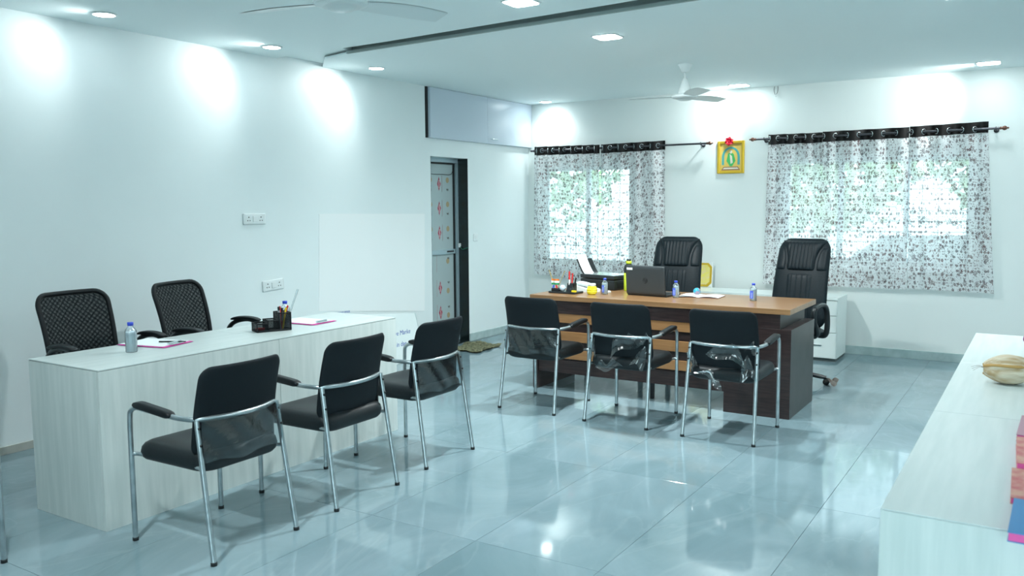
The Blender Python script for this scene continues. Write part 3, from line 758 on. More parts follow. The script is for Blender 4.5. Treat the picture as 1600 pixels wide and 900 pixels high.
# ------------------------------------------------------------------ walnut executive desk
ex = empty('executive_desk', (-2.46, 6.18, 0), 0, 'walnut-topped executive desk with dark wenge pedestal and slatted front', 'desk')
ox, oy = -2.46, 6.18
def eb(n, a, b, m, bev=.001): return bx(n, (a[0]-ox, a[1]-oy, a[2]), (b[0]-ox, b[1]-oy, b[2]), m, ex, bev)
eb('desktop', (-3.489, 5.800, .722), (-1.437, 6.556, .76), M['walnut'], .002)
eb('riser', (-3.40, 5.812, .62), (-1.505, 6.50, .722), M['wood_dark'])
ped = eb('pedestal', (-1.89, 5.8105, 0), (-1.430, 6.482, .62), [M['wood_dark']])
eb('pedestal_side', (-1.430, 5.812, .001), (-1.4285, 6.480, .619), M['wood_side'], 0)
eb('leg_panel', (-3.467, 5.811, 0), (-3.425, 6.45, .70), M['wood_dark'])
eb('front_panel', (-3.42, 5.835, .140), (-1.891, 5.86, .62), M['wood_dark'])
for z0, z1 in ((.548, .622), (.40, .478), (.262, .335)): eb('slat', (-3.42, 5.815, z0), (-1.892, 5.835, z1), M['walnut_front'], .002)
eb('dark_slat', (-3.42, 5.822, .145), (-1.892, 5.835, .25), M['wood_dark'])
eb('return_shelf', (-3.46, 6.46, .70), (-2.90, 6.72, .72), M['walnut'])
eb('return_leg', (-3.46, 6.70, 0), (-3.42, 6.72, .70), M['wood_dark']); eb('return_leg', (-2.94, 6.70, 0), (-2.90, 6.72, .70), M['wood_dark'])
eb('cable_post', (-2.50, 5.93, 0), (-2.475, 5.96, .62), M['black'])

# ------------------------------------------------------------------ white drawer units along the back wall
def units(x0, x1, y0, y1, h, label, drawers=True):
    e = empty('drawer_unit', (x0, y0, 0), 0, label, 'cabinet', 'white low cabinets at the back wall'); L = x1-x0; D = y1-y0
    bx('carcass', (0, .018, .03), (L, D, h-.02), M['lam_white'], e); bx('cabinet_top', (-.003, -.004, h-.02), (L+.003, D, h), M['lam_white'], e, .001)
    bx('plinth', (.01, .03, 0), (L-.01, D, .03), M['seam'], e)
    nd = 2
    zz = [(.035, .270), (.276, .430), (.436, h-.028)]
    for k in range(nd):
        for a, b in zz:
            d = bx('drawer', (L*k/nd+.003, 0, a), (L*(k+1)/nd-.003, .016, b), M['lam_white'], e, .001)
            bx('drawer_handle', (L*(k+.5)/nd-.04, -.012, (a+b)/2-.004), (L*(k+.5)/nd+.04, 0, (a+b)/2+.004), M['chrome2'], d)
    return e
units(-2.27, -1.597, 8.155, 8.60, .60, 'white drawer cabinet by the back wall, right one, behind the right-hand leather chair')
units(-2.95, -2.276, 8.19, 8.60, .60, 'white drawer cabinet by the back wall, between the two leather chairs')
units(-3.62, -2.956, 8.26, 8.65, .60, 'white drawer cabinet by the back wall, under the gold frame')

# ------------------------------------------------------------------ leather executive chairs (front faces -Y at rz=0)
def star_base(e, R, mat_, z=.10):
    for k in range(5):
        a = 2*PI*k/5+.3
        p = [(.03*math.cos(a), .03*math.sin(a), z), (R*.6*math.cos(a), R*.6*math.sin(a), z-.02), (R*math.cos(a), R*math.sin(a), z-.04)]
        l = MB().tube(bez(p, 4), [.022]*4+[.019]*3+[.016]*2, 8).build('base_leg', mat_, e)
        m = MB()
        for s in (-1, 1): m.lathe([(0, -.008), (.024, -.008), (.026, 0), (.024, .008), (0, .008)], 14, (R*math.cos(a)-s*.014*math.sin(a), R*math.sin(a)+s*.014*math.cos(a), .026), True, Matrix.Rotation(a, 4, 'Z') @ Matrix.Rotation(PI/2, 4, 'X'))
        m.box((R*math.cos(a)-.008, R*math.sin(a)-.008, .026), (R*math.cos(a)+.008, R*math.sin(a)+.008, .06))
        m.build('caster', M['plastic'], l)
    MB().lathe([(.03, z-.02), (.035, z+.02), (.025, z+.04), (.025, .25), (.016, .26), (.016, .37)], 16).build('gas_column', M['plastic'], e)
    MB().box((-.09, -.11, .36), (.09, .11, .385), .006).build('seat_plate', M['plastic'], e)
def exec_chair():
    e = empty('leather_chair', (0, 0, 0))
    star_base(e, .29, M['plastic'])
    def sw(x, y, z): return (x, y-.03, .43+z+(.012*math.cos(x*14) if z > 0 else 0)-.02*max(0, (-y-.12)/.1)**2)
    MB().cushion(.49, .48, .11, .09, sw, 8, 9, 4.).build('seat', M['leather'], e)
    H = .74
    def lean(h): return .17-.02+.17*h-.03*math.sin(h*PI)
    def wd(h): return 1.0-.09*h-.06*max(0, h-.75)
    def bw(x, y, z):
        h = (y+H/2)/H
        return (x*wd(h), lean(h)-z, .44+h*H)
    MB().cushion(.475, H, .085, .10, bw, 16, 12, 5., 10).build('backrest', M['leather'], e)
    def surf(x, h, out):
        ax = min(1, abs(x)/.2375)
        return (x*wd(h), lean(h)-(.0425*(1-ax**5)**.5+out), .44+h*H)
    def bul(q, p=4): return max(0, 1-abs(q)**p)**.5
    def fl(t): t = max(0, min(1, (t-.25)/.75)); return t*t
    # pleated centre of the headrest, flaring to the top corners
    def hc(u, v):
        q = 2*u-1; w_ = .130+.082*fl(v); x = q*w_; h = .640+.335*v
        return surf(x, h, -.022+.046*bul(q, 6)*bul(2*v-1, 8)+.0028*math.cos(x*2*PI/.033)*bul(q)*bul(2*v-1))
    m = MB(); m.grid(72, 26, hc); m.build('headrest_pad', M['leather'], e)
    for s in (-1, 1):
        def wg(u, v, s=s):
            xi = .136+.082*fl(v*.80/.335*.335+.0); xo = .2330; x = xi+(xo-xi)*u; h = .640+.27*v
            return surf(s*x, h, -.016+.034*bul(2*u-1, 4)*bul(2*v-1, 6)*(1-.5*v))
        m = MB(); m.grid(14, 18, wg); m.build('side_bolster', M['leather'], e)
    def lp_(u, v):
        q = 2*u-1; x = q*(.095+.02*v); h = .04+.585*v
        return surf(x, h, -.010+.020*bul(q, 6)*bul(2*v-1, 16)-.010*max(0, 1-abs(((x+.0001) % .048)-.024)/.005)*(.3+.7*v))
    m = MB(); m.grid(60, 20, lp_); m.build('pleated_panel', M['leather'], e)
    for s in (-1, 1):
        p = [(s*.20, .10, .40), (s*.255, .10, .41), (s*.275, .08, .50), (s*.275, .05, .62), (s*.272, -.02, .665), (s*.268, -.13, .665), (s*.265, -.20, .640), (s*.262, -.19, .55), (s*.258, -.10, .45), (s*.22, -.06, .41)]
        MB().tube(bez(p, 6), .019, 10, flat=1.2).build('armrest', M['plastic'], e)
    return e
c1 = exec_chair(); c1.location = (-2.79, 7.02, 0); c1.rotation_euler = (0, 0, .08)
tag(c1, 'high-backed black leather office chair behind the laptop', 'chair', 'high-backed leather chairs')
c2 = copy_tree(c1); c2.location = (-1.745, 7.05, 0); c2.rotation_euler = (0, 0, -.12)
c2['label'] = 'high-backed black leather office chair at the right end of the walnut desk'
# torn plastic on the chair base
pw = MB(); rnd = random.Random(4)
def cr(u, v): return (-1.425+.045*(u-.5)*2+.012*math.sin(v*9), 7.09+.05*(v-.5)*2+.01*math.sin(u*8), .035+.03*math.sin(u*5+v*4)*math.cos(v*6))
pw.grid(12, 12, cr); tag(pw.build('plastic_scrap', mat('crumpled_brown_plastic', (.20, .17, .15), .2)), 'crumpled plastic scrap on the floor by the right leather chair base', 'plastic scrap')

# ------------------------------------------------------------------ mesh task chairs behind the pale desk (front faces +X)
def mesh_chair():
    e = empty('mesh_chair', (0, 0, 0))
    star_base(e, .27, M['plastic'])
    MB().cushion(.46, .46, .08, .09, lambda x, y, z: (x, y, .43+z), 8, 8, 4.).build('seat', M['fabric'], e)
    W, H = .43, .46
    def warp(x, y):   # x across, y up 0..H
        k = y/H; return Vector((-.20-.10*k-.035*(1-(x/.21)**2)+.02*math.sin(k*PI), x*(.93+.07*k), .530+y))
    pts = []; r = .07; per = []
    for (cx, cz, a0) in ((W/2-r, H-r, 0), (-W/2+r, H-r, 90), (-W/2+r, r, 180), (W/2-r, r, 270)):
        for k in range(7):
            a = math.radians(a0+15*k); per.append((cx+r*math.cos(a), cz+r*math.sin(a)))
        # straight run subdivided
        nx = {0: (-W/2+r, H), 90: (-W/2, r), 180: (W/2-r, 0), 270: (W/2, H-r)}[a0]; st = per[-1]
        for k in range(1, 8): per.append((st[0]+(nx[0]-st[0])*k/8, st[1]+(nx[1]-st[1])*k/8))
    MB().tube([warp(*p) for p in per], .014, 8, closed=True).build('back_frame', M['plastic_m'], e)
    for dx in (0, -.012):
        m = MB()
        def fn(u, v):
            return tuple(warp((u-.5)*(W-.012)*(1 if .12 < v < .88 else 1-.3*((abs(v-.5)-.38)/.12)**2*.9), .006+v*(H-.012))+Vector((dx, 0, 0)))
        m.grid(20, 20, fn, True, lambda u, v, q=(1 if dx == 0 else 1.28): (u*W*q, v*H*q))
        m.build('mesh_panel', M['net'], e)
    MB().tube(bez([(-.05, 0, .39), (-.22, 0, .40), (-.262, 0, .50), (-.268, 0, .60)], 5), .024, 8).build('back_post', M['plastic'], e)
    for s in (-1, 1):
        p = [(.05, s*.20, .40), (.05, s*.262, .42), (-.02, s*.275, .52), (-.12, s*.275, .63), (-.08, s*.275, .705), (.04, s*.275, .735), (.14, s*.272, .705), (.17, s*.268, .66)]
        MB().tube(bez(p, 6), .015, 8).build('arm_frame', M['plastic'], e)
        def aw(x, y, z, s=s): return (.02+y, s*.275+x, .745+z-.35*y*y*3)
        MB().cushion(.05, .23, .022, .02, aw, 8, 5, 5.).build('arm_pad', M['armpad'], e)
    return e
m1 = mesh_chair(); m1.location = (-4.42, 2.755, 0); m1.rotation_euler = (0, 0, .05)
tag(m1, 'black mesh-back office chair behind the pale desk, the one nearer the camera', 'chair', 'mesh-back office chairs')
m2 = copy_tree(m1); m2.location = (-4.42, 3.49, 0); m2.rotation_euler = (0, 0, .22)
m2['label'] = 'black mesh-back office chair behind the far half of the pale desk, turned slightly'

# ------------------------------------------------------------------ small items
def bottle(x, y, z, h, lab, label=True, grp='small water bottles'):
    e = empty('water_bottle', (x, y, z), 0, lab, 'bottle', grp); r = h*.19
    pr = [(.0, .002), (r*.9, 0), (r, h*.04)]
    for k in range(12): q = h*(.05+.052*k); pr += [(r, q), (r*.95, q+h*.026)] if not label or k > 8 or k < 2 else [(r*.98, q), (r*.98, q+h*.026)]
    pr += [(r, h*.68), (r*.85, h*.76), (r*.5, h*.84), (r*.42, h*.87), (r*.42, h*.90)]
    b = MB().lathe(pr, 20).build('bottle_body', M['bottle'], e)
    MB().lathe([(.0, .004), (r*.9, .004), (r*.92, h*.6), (r*.75, h*.7), (0, h*.7)], 16).build('water', M['water'], b)
    MB().lathe([(r*.5, h*.885), (r*.52, h*.995), (r*.45, h), (0, h)], 16).build('bottle_cap', M['blue_cap'], e)
    if label:
        lm = MB(); lm.grid(14, 2, lambda u, v: ((r+.0008)*math.cos(-2.80+u*1.45), (r+.0008)*math.sin(-2.80+u*1.45), h*(.14+.44*v)))
        lb = lm.build('bottle_label', M['label_blue'], e)
        for k in range(2): 
            s_ = MB(); s_.grid(3, 1, lambda u, v: ((r+.0014)*math.cos(-1.95+k*.22+u*.06), (r+.0014)*math.sin(-1.95+k*.22+u*.06), h*(.18+.30*v))); s_.build('label_text', M['white'], lb)
    return e
bottle(-3.88, 2.548, .75, .152, 'clear ribbed water bottle with blue cap on the pale desk', False)
bottle(-2.961, 6.085, .76, .13, 'blue-labelled water bottle left of the laptop')
bottle(-2.384, 6.139, .76, .13, 'blue-labelled water bottle at the right side of the laptop')
bottle(-1.809, 6.212, .76, .13, 'blue-labelled water bottle alone at the right part of the walnut desk')
# small bottle behind the organizer on the pale desk
bottle(-3.93, 3.62, .75, .15, 'blue-capped water bottle behind the desk organizer on the pale desk', False)

# pink clipboards
M['pink'] = mat('pink_clipboard', (.72, .05, .36), .35)
def clipboard(x, y, rz, label, pen):
    e = empty('clipboard', (x, y, .75), rz, label, 'clipboard', 'pink clipboards'); 
    MB().cushion(.23, .32, .004, .015, lambda a, b, c: (a, b, .003+c), 3, 4, 20).build('board', M['pink'], e)
    bx('paper', (-.100, -.145, .0055), (.100, .135, .0075), M['paper'], e)
    cpl = MB().box((-.05, .125, .0075), (.05, .155, .012), .001).tube([(-.05, .125, .014), (.05, .125, .014)], .005, 8).build('clip', M['chrome2'], e)
    if pen: 
        o = MB().tube([(0, 0, 0), (.0, .13, 0)], .0042, 8).tube([(0, .13, 0), (0, .143, 0)], .003, 8).build('pen', M['black']); o.location = (x+.03, y+.0, .7625); o.rotation_euler = (0, 0, rz+.35)
        tag(o, 'dark pen lying on the paper of the nearer pink clipboard', 'pen')
clipboard(-4.01, 2.775, -1.35, 'pink clipboard with white paper beside the ribbed bottle on the pale desk', True)
clipboard(-3.93, 3.79, -1.50, 'pink clipboard with white paper beyond the desk organizer', False)

# desk organizer (black wire mesh)
og_ = empty('desk_organizer', (-3.83, 3.42, .75), 1.15, 'black wire-mesh desk organizer with pens on the pale desk', 'organizer')
def wire(pts, r=.003): return MB().tube(pts, r, 6)
mm = MB()
def cage(mb, x0, x1, y0, y1, z0, z1):
    for z in (z0, z1): mb.tube([(x0, y0, z), (x1, y0, z), (x1, y1, z), (x0, y1, z)], .0035, 6, closed=True)
    for x in (x0, x1):
        for y in (y0, y1): mb.tube([(x, y, z0), (x, y, z1)], .003, 6)
M['net2'] = M['net'].copy(); 
c_ = MB(); cage(c_, -.10, .10, -.05, .05, .004, .008); c_.box((-.10, -.05, 0), (.10, .05, .004)); cage(c_, -.10, -.035, -.05, .05, .004, .05); cage(c_, -.035, .03, -.05, .05, .004, .065); cage(c_, .03, .10, -.05, .05, .004, .105); c_.build('wire_frame', M['plastic_m'], og_)
def netbox(x0, x1, y0, y1, z0, z1, nm):
    mb = MB()
    for (a, b) in (((x0, y0), (x1, y0)), ((x1, y0), (x1, y1)), ((x1, y1), (x0, y1)), ((x0, y1), (x0, y0))):
        mb.grid(1, 1, lambda u, v: (a[0]+(b[0]-a[0])*u, a[1]+(b[1]-a[1])*u, z0+(z1-z0)*v), False, lambda u, v: (u*math.hypot(b[0]-a[0], b[1]-a[1]), v*(z1-z0)))
    mb.build(nm, M['net'], og_)
netbox(-.10, -.035, -.05, .05, .004, .05, 'mesh_tray'); netbox(-.035, .03, -.05, .05, .004, .065, 'mesh_tray'); netbox(.03, .10, -.05, .05, .004, .105, 'mesh_cup')
def stick(name, lx, ly, tx, ty, h, r, m, label, cat, cap=None, par=og_):
    ca, sa = math.cos(og_.rotation_euler.z), math.sin(og_.rotation_euler.z)
    def W(x, y, z): return Vector((og_.location.x+x*ca-y*sa, og_.location.y+x*sa+y*ca, .756+z))
    a = W(lx, ly, 0); b = W(tx, ty, h)
    e = empty(name, a, 0, label, cat)
    MB().tube([Vector((0, 0, 0)), (b-a)*.85], r, 8).build('barrel', m, e); MB().tube([(b-a)*.85, b-a], r*1.12, 8).build('cap', cap or m, e)
M['red'] = mat('red_plastic', (.62, .03, .03), .35); M['yellow'] = mat('yellow_plastic', (.80, .62, .02), .4); M['grey'] = mat('grey_plastic', (.35, .40, .42), .4)
stick('marker_pen', .045, -.02, .035, -.03, .135, .006, M['grey'], 'grey marker pen, leftmost in the desk organizer', 'pen', M['black'])
stick('pen', .055, .0, .050, -.005, .135, .005, M['red'], 'red capped pen standing upright in the desk organizer', 'pen')
stick('pen', .065, .02, .10, .0, .135, .005, M['red'], 'red pen leaning right in the desk organizer', 'pen')
stick('pencil', .060, -.02, .085, -.01, .125, .005, M['yellow'], 'yellow pencil leaning in the desk organizer', 'pencil')
stick('scissors_handle', .05, .03, .075, .03, .12, .007, M['black'], 'black-handled tool standing in the desk organizer', 'tool')
stick('ruler', .085, .02, .175, .03, .225, .0045, M['bottle'], 'clear plastic ruler sticking far out of the desk organizer', 'ruler')
bx('eraser', (-.02, -.02, 0), (.02, .02, .015), M['red'], None, .003).location = (og_.location.x-.03, og_.location.y-.06, .756)
tag(bpy.data.objects['eraser'], 'red eraser in the low tray of the desk organizer', 'eraser')

# wall plates
def socket_plate(y, z, tilt, label):
    e = empty('switchboard', (XL, y, z), 0, label, 'switchboard', 'wall switchboards'); e.rotation_euler = (tilt, 0, 0)
    W, H = .225, .088
    MB().cushion(W, H, .024, .008, lambda a, b, c: (.006+c*.5+.0, a, b), 3, 4, 20).build('plate', M['white'], e)
    MB().box((.012, -.022, -.022), (.019, .022, .022), .002).build('rocker_switch', M['white'], e)
    for s in (-1, 1):
        for (dy, dz, r) in ((0, .014, .005), (-.011, -.012, .0042), (.011, -.012, .0042)):
            MB().lathe([(0, 0), (r, 0), (r, .001), (0, .001)], 10, (.0121, s*.060+dy, dz), True, Matrix.Rotation(PI/2, 4, 'Y')).build('socket_hole', M['black'], e)
socket_plate(4.538, 1.379, 0, 'white double-socket switchboard, the upper one on the left wall')
socket_plate(4.705, .848, .05, 'white double-socket switchboard, the lower one just above the pale desk')
e = empty('light_switch', (XS, 7.60, 1.125), 0, 'small white light switch right of the door', 'switch')
MB().cushion(.085, .085, .016, .008, lambda a, b, c: (.004+c*.5, a, b), 3, 4, 20).build('plate', M['white'], e); bx('rocker_switch', (.008, -.014, -.022), (.013, .014, .022), M['white'], e, .001)
e = empty('cable_plate', (-2.829, YB, 2.45), 0, 'small white cover plate with a dark hole high on the back wall', 'wall plate')
MB().cushion(.075, .075, .012, .006, lambda a, b, c: (a, -.003+c*.5, b), 3, 4, 20).build('plate', M['white'], e); MB().lathe([(0, 0), (.005, 0), (.005, .002), (0, .002)], 10, (0, -.006, .005), True, Matrix.Rotation(PI/2, 4, 'X')).build('hole', M['black'], e)
e = empty('hanging_wire', (-2.354, YB, ZC-.06), 0, 'loop of loose wire with a white connector hanging high on the back wall', 'wire')
MB().tube(bez([(-.018, 0, .055), (-.020, -.015, .02), (-.006, -.03, -.022), (.0, -.03, -.03), (.014, -.02, -.01), (.016, -.006, .03), (.014, 0, .055)], 6), .0022, 6).build('wire_loop', M['black'], e)
MB().lathe([(0, -.052), (.007, -.048), (.006, -.028), (0, -.026)], 10, (.002, -.03, 0)).build('connector', M['white'], e)

# framed picture with red bow
e = empty('framed_picture', (-2.803, YB, 1.785), 0, 'small gold-framed religious picture hung between the two windows', 'picture')
W, H = .285, .335
MB().box((-W/2, -.022, 0), (-W/2+.03, 0, H), .006).box((W/2-.03, -.022, 0), (W/2, 0, H), .006).box((-W/2+.03, -.022, 0), (W/2-.03, 0, .03), .006).box((-W/2+.03, -.022, H-.03), (W/2-.03, 0, H), .006).build('picture_frame', M['gold'], e)
M['pic_y'] = mat('print_yellow', (.72, .52, .12), .4); M['pic_t'] = mat('print_teal', (.08, .38, .36), .4); M['pic_g'] = mat('print_green', (.06, .45, .12), .4); M['pic_p'] = mat('print_pale', (.72, .68, .55), .4); M['pic_b'] = mat('print_brown', (.25, .10, .07), .4)
pic = bx('picture_print', (-W/2+.03, -.008, .03), (W/2-.03, -.002, H-.03), M['pic_y'], e)
def flat(pts, m, nm, y): MB().poly([(x, y, z) for x, z in pts], (0, -.0006, 0)).build(nm, m, pic)
arc_o = [(.095*math.cos(a), .17+.105*math.sin(a)) for a in [k*PI/12 for k in range(13)]]; arc_i = [(.070*math.cos(a), .17+.085*math.sin(a)) for a in [k*PI/12 for k in range(12, -1, -1)]]
flat([(.095, .09)]+arc_o+[(-.095, .09), (-.070, .09)]+arc_i+[(.070, .09)], M['pic_t'], 'printed_arch', -.0082)
flat([(-.10, .035), (.10, .035), (.075, .07), (-.075, .07)], M['pic_b'], 'printed_base', -.0086)
flat([(-.085, .045), (.085, .045), (.07, .062), (-.07, .062)], M['pic_p'], 'printed_base', -.0092)
flat([(-.01, .075), (.015, .075), (.05, .13), (.03, .20), (0, .225), (-.03, .205), (-.045, .13)], M['pic_g'], 'printed_figure', -.0088)
flat([(-.002, .10), (.022, .11), (.012, .18), (-.012, .20), (-.006, .14)], M['pic_p'], 'printed_sash', -.0094)
flat([(.014*math.cos(k*PI/6), .222+.018*math.sin(k*PI/6)) for k in range(12)], M['pic_p'], 'printed_head', -.0096)
bow = empty('ribbon_bow', (-2.815, YB-.024, 1.785+H-.005), 0, 'red ribbon bow on top of the gold picture frame', 'bow')
M['bow'] = mat('red_satin', (.70, .01, .04), .35)
for k, a in enumerate((20, 80, 140, 200, 265, 330)):
    a = math.radians(a); m_ = MB()
    def fn(u, v, a=a):
        r = .004+.045*u; w = .020*math.sin(PI*min(1, u*.9+.1))*(v-.5)*2
        return (r*math.cos(a)-w*math.sin(a), -.008-.014*math.sin(u*PI)-.004*math.cos(v*6), r*math.sin(a)+w*math.cos(a))
    m_.grid(8, 5, fn); m_.grid(8, 5, lambda u, v, f=fn: tuple(Vector(f(u, v))+Vector((0, .003, 0)))); m_.build('ribbon_loop', M['bow'], bow)
MB().lathe([(0, -.008), (.008, -.004), (.008, .004), (0, .008)], 10, (0, -.018, 0)).build('knot', M['bow'], bow)

# gold-framed tray picture leaning at the wall on the cabinet
e = empty('gold_photo_frame', (-3.06, 8.60, .605), 0, 'gold octagonal photo frame leaning on the white cabinet behind the leather chair', 'photo frame')
e.rotation_euler = (-.10, 0, .0)
oc = [(-.11, .04), (-.11, .21), (-.07, .25), (.07, .25), (.11, .21), (.11, .04), (.07, 0), (-.07, 0)]
bx('backing_card', (-.118, .002, -.0), (.118, .012, .258), M['white'], e)
MB().poly([(x, -.006, z) for x, z in oc], (0, .008, 0)).build('frame', M['gold'], e)
MB().poly([(x*.82, -.008, .125+(z-.125)*.82) for x, z in oc], (0, .002, 0)).build('print', noise_mat('gold_print', (.75, .62, .30), (.80, .70, .10), .4, nscale=12), e)

# laptop
lp = empty('laptop', (-2.62, 6.13, .76), -.10, 'charcoal laptop open with its lid back to the visitors, on the walnut desk', 'laptop')
bx('laptop_base', (-.172, .0, .0), (.172, .235, .018), M['dark_screen'], lp, .004)
ky = MB()
for r in range(5):
    for c in range(13): ky.box((-.15+c*.0235, .03+r*.022, .018), (-.15+c*.0235+.019, .03+r*.022+.017, .0205))
kb = ky.build('keyboard', M['black'], lp); kb['kind'] = 'stuff'
lid = MB().cushion(.346, .230, .009, .012, lambda a, b, c: (a, -.012+c+(b+.115)*-.10*-1*-1, .010+b+.115), 4, 4, 20).build('laptop_lid', M['dark_screen'], lp)
lid.data.update()
def lidp(x, z): return (x, -.012-.10*(z-.010)-.0052, z)
pr_ = MB(); pr_.tube([Vector(lidp(0+.019*math.cos(a), .125+.019*math.sin(a))) for a in [k*PI/12 for k in range(24)]], .0012, 5, closed=True); pr_.build('logo_ring', M['black'], lid)
text('logo', 'hp', .030, M['black'], lid, Vector(lidp(-.001, .118)), (PI/2+.10, 0, 0), .0003, .25, 'CENTER')
stk = MB().box((-.160, -.0008, -.009), (-.108, .0, .009)).build('sticker', M['white'], lid); stk.location = lidp(0, .212); stk.rotation_euler = (.10, 0, 0)
bx('screen', (-.16, 0, .0), (.16, .001, .20), M['carglass'], lid).location = (0, -.012-.0025, .025); bpy.data.objects['screen'].rotation_euler = (.10, 0, 0)

# desk set with flags
t_ = empty('pen_stand', (-3.285, 6.03, .76), -.06, 'black desk pen stand with little tricolour flags at the left end of the walnut desk', 'pen stand')
bx('tray', (-.125, -.07, 0), (.125, .07, .016), M['plastic'], t_, .004); MB().box((-.11, -.05, .016), (-.04, .02, .040), .004).build('tray_block', M['plastic'], t_)
MB().poly([(.03, -.045, .016), (.095, -.045, .016), (.085, -.03, .085), (.035, -.03, .085)], (0, .06, 0)).build('pen_cup', M['plastic'], t_)
M['saff'] = mat('saffron_print', (.75, .20, .03), .5); M['flagg'] = mat('green_print', (.02, .28, .10), .5)
fg = empty('table_flags', (-3.355, 6.00, .80), -.06, 'pair of small tricolour table flags on the black pen stand', 'flag')
for s, tilt in ((-1, -.12), (1, .14)):
    pl = MB().tube([(s*.012, 0, 0), (s*.012+tilt*.5, 0, .145)], .0022, 6).build('flag_pole', M['gold'], fg)
M['flagw'] = M['paper']
for k, mm_ in enumerate((M['saff'], M['flagw'], M['flagg'])):
    m_ = MB(); z1 = .075-.016*k
    m_.grid(10, 1, lambda u, v: (-.045+u*.075, -.006+.005*math.sin(u*9), z1-.016*(1-v))); m_.build('flag_stripe', mm_, fg)
MB().poly([(-.035, -.006, 0), (-.02, -.006, 0), (-.012, -.006, .025), (-.028, -.006, .025)], (0, -.002, 0)).build('flag_emblem', M['label_blue'], fg)
MB().poly([(0, -.006, 0), (.016, -.006, 0), (.010, -.006, .027), (-.006, -.006, .027)], (0, -.002, 0)).build('flag_emblem', M['red'], fg)
def pen2(x, y, tx, h, m, lab, cap=None):
    e = empty('pen', (x, y, .775), 0, lab, 'pen'); MB().tube([(0, 0, 0), (tx*.6, 0, h*.6)], .0065, 8).build('barrel', m, e); MB().tube([(tx*.6, 0, h*.6), (tx, 0, h)], .0068, 8).build('cap', cap or m, e)
pen2(-3.236, 6.0, .0, .165, M['white'], 'red and white pen upright in the pen cup of the desk stand', M['red'])
pen2(-3.222, 6.01, .01, .150, M['red'], 'red pen in the pen cup of the desk stand')
pen2(-3.205, 6.01, .025, .115, M['black'], 'short black pen leaning in the pen cup of the desk stand')
gb = MB().lathe([(0, 0)]+[(.026*math.sin(k*PI/10), .026-.026*math.cos(k*PI/10)) for k in range(1, 10)]+[(0, .052)], 16).build('paperweight', noise_mat('swirled_glass', (.35, .5, .65), (.75, .82, .85), .15, nscale=20)); gb.location = (-3.30, 6.005, .776); tag(gb, 'round pale blue paperweight on the black pen stand', 'paperweight')
yl = bx('sticky_notes', (-.018, -.012, 0), (.018, .012, .014), M['yellow'], None, .002); yl.location = (-3.18, 5.975, .776); tag(yl, 'small yellow note block on the black pen stand', 'note block')

# telephone
ph = empty('telephone', (-3.20, 6.235, .76), -.3, 'white desk telephone behind the honey jar', 'telephone')
MB().poly([(-.09, -.06, 0), (.09, -.06, 0), (.09, -.06, .022), (-.09, -.06, .05)], (0, .13, 0)).build('phone_body', M['white'], ph)
MB().cushion(.19, .05, .035, .02, lambda a, b, c: (a, b-.02, .062+c-.9*a*a-.10*a), 8, 5, 4.).build('handset', M['white'], ph)
# honey jar
jr = empty('honey_jar', (-3.05, 6.035, .76), 0, 'squat glass jar of bright yellow honey with a pale lid', 'jar')
hp = [(0, 0), (.030, 0), (.040, .010)]+[(.040+(.003 if k % 2 else 0), .014+.008*k) for k in range(5)]+[(.036, .062), (.028, .068), (.026, .070), (0, .070)]
MB().lathe(hp, 14, smooth=False).build('jar_body', mat('honey', (.85, .72, .02), .12, coat=.6), jr); MB().lathe([(.029, .068), (.031, .070), (.031, .086), (.028, .088), (0, .088)], 24).build('lid', mat('pale_lid', (.66, .72, .70), .3), jr)
mo = MB().cushion(.035, .055, .026, .016, lambda a, b, c: (a, b, .76+.004+max(-.004, c)), 4, 5, 3.).build('mouse', M['white']); mo.location = (-3.115, 6.285, 0) ; mo.location = (-2.995, 6.22, 0); tag(mo, 'small white computer mouse behind the honey jar', 'mouse')
# open notebook / papers and globe
nb = empty('notebook', (-2.23, 6.30, .76), .05, 'open notebook with white pages on the walnut desk right of the laptop', 'notebook')
m_ = MB(); m_.grid(20, 1, lambda u, v: ((u-.5)*.30, -.11+v*.20+.03*(u-.5), .004+.012*abs(math.sin((u-.5)*2*PI*.9))*(1-abs(u-.5)))); m_.build('page', M['paper'], nb)
bx('cover', (-.152, -.115, 0), (.152, .10, .003), mat('brown_cover', (.22, .12, .09), .6), nb)
MB().grid(8, 1, lambda u, v: (-.16+u*.12, -.08+v*.16, .010+.006*math.sin(u*3))).build('loose_sheet', M['paper'], nb)
gl = empty('globe_paperweight', (-2.285, 6.33, .77), 0, 'small turquoise and grey ball on the open notebook', 'paperweight')
MB().lathe([(0, 0)]+[(.029*math.sin(k*PI/10), .027-.027*math.cos(k*PI/10)) for k in range(1, 10)]+[(0, .054)], 18).build('ball', noise_mat('turquoise_ball', (.02, .30, .42), (.30, .22, .28), .3, (1, 1, 1), 22, 2, lo=.45, hi=.55), gl)

# printer
pn = empty('printer', (-3.165, 6.545, .76), -.26, 'black inkjet printer with a sheet of paper in its rear feed, behind the honey jar', 'printer')
bx('printer_body', (-.19, -.13, 0), (.19, .13, .085), M['plastic'], pn, .008); bx('scanner_lid', (-.19, -.132, .089), (.19, .132, .122), M['plastic'], pn, .006)
bx('lid_top', (-.165, -.115, .122), (.175, .115, .124), mat('glossy_printer_lid', (.30, .36, .36), .08), pn)
bx('output_slot', (.185, -.09, .02), (.193, .10, .062), mat('slot_black', (.003, .004, .004), .5), pn); bx('front_slot', (-.08, -.134, .03), (.10, -.128, .05), M['black'], pn)
MB().grid(6, 8, lambda u, v: (-.165-.085*v**.8, -.115+u*.2, .115+.13*v)).build('paper_tray', M['plastic'], pn)
MB().grid(6, 8, lambda u, v: (-.155-.105*v**.75, -.105+u*.12, .118+.165*v)).build('feed_paper', M['paper'], pn)
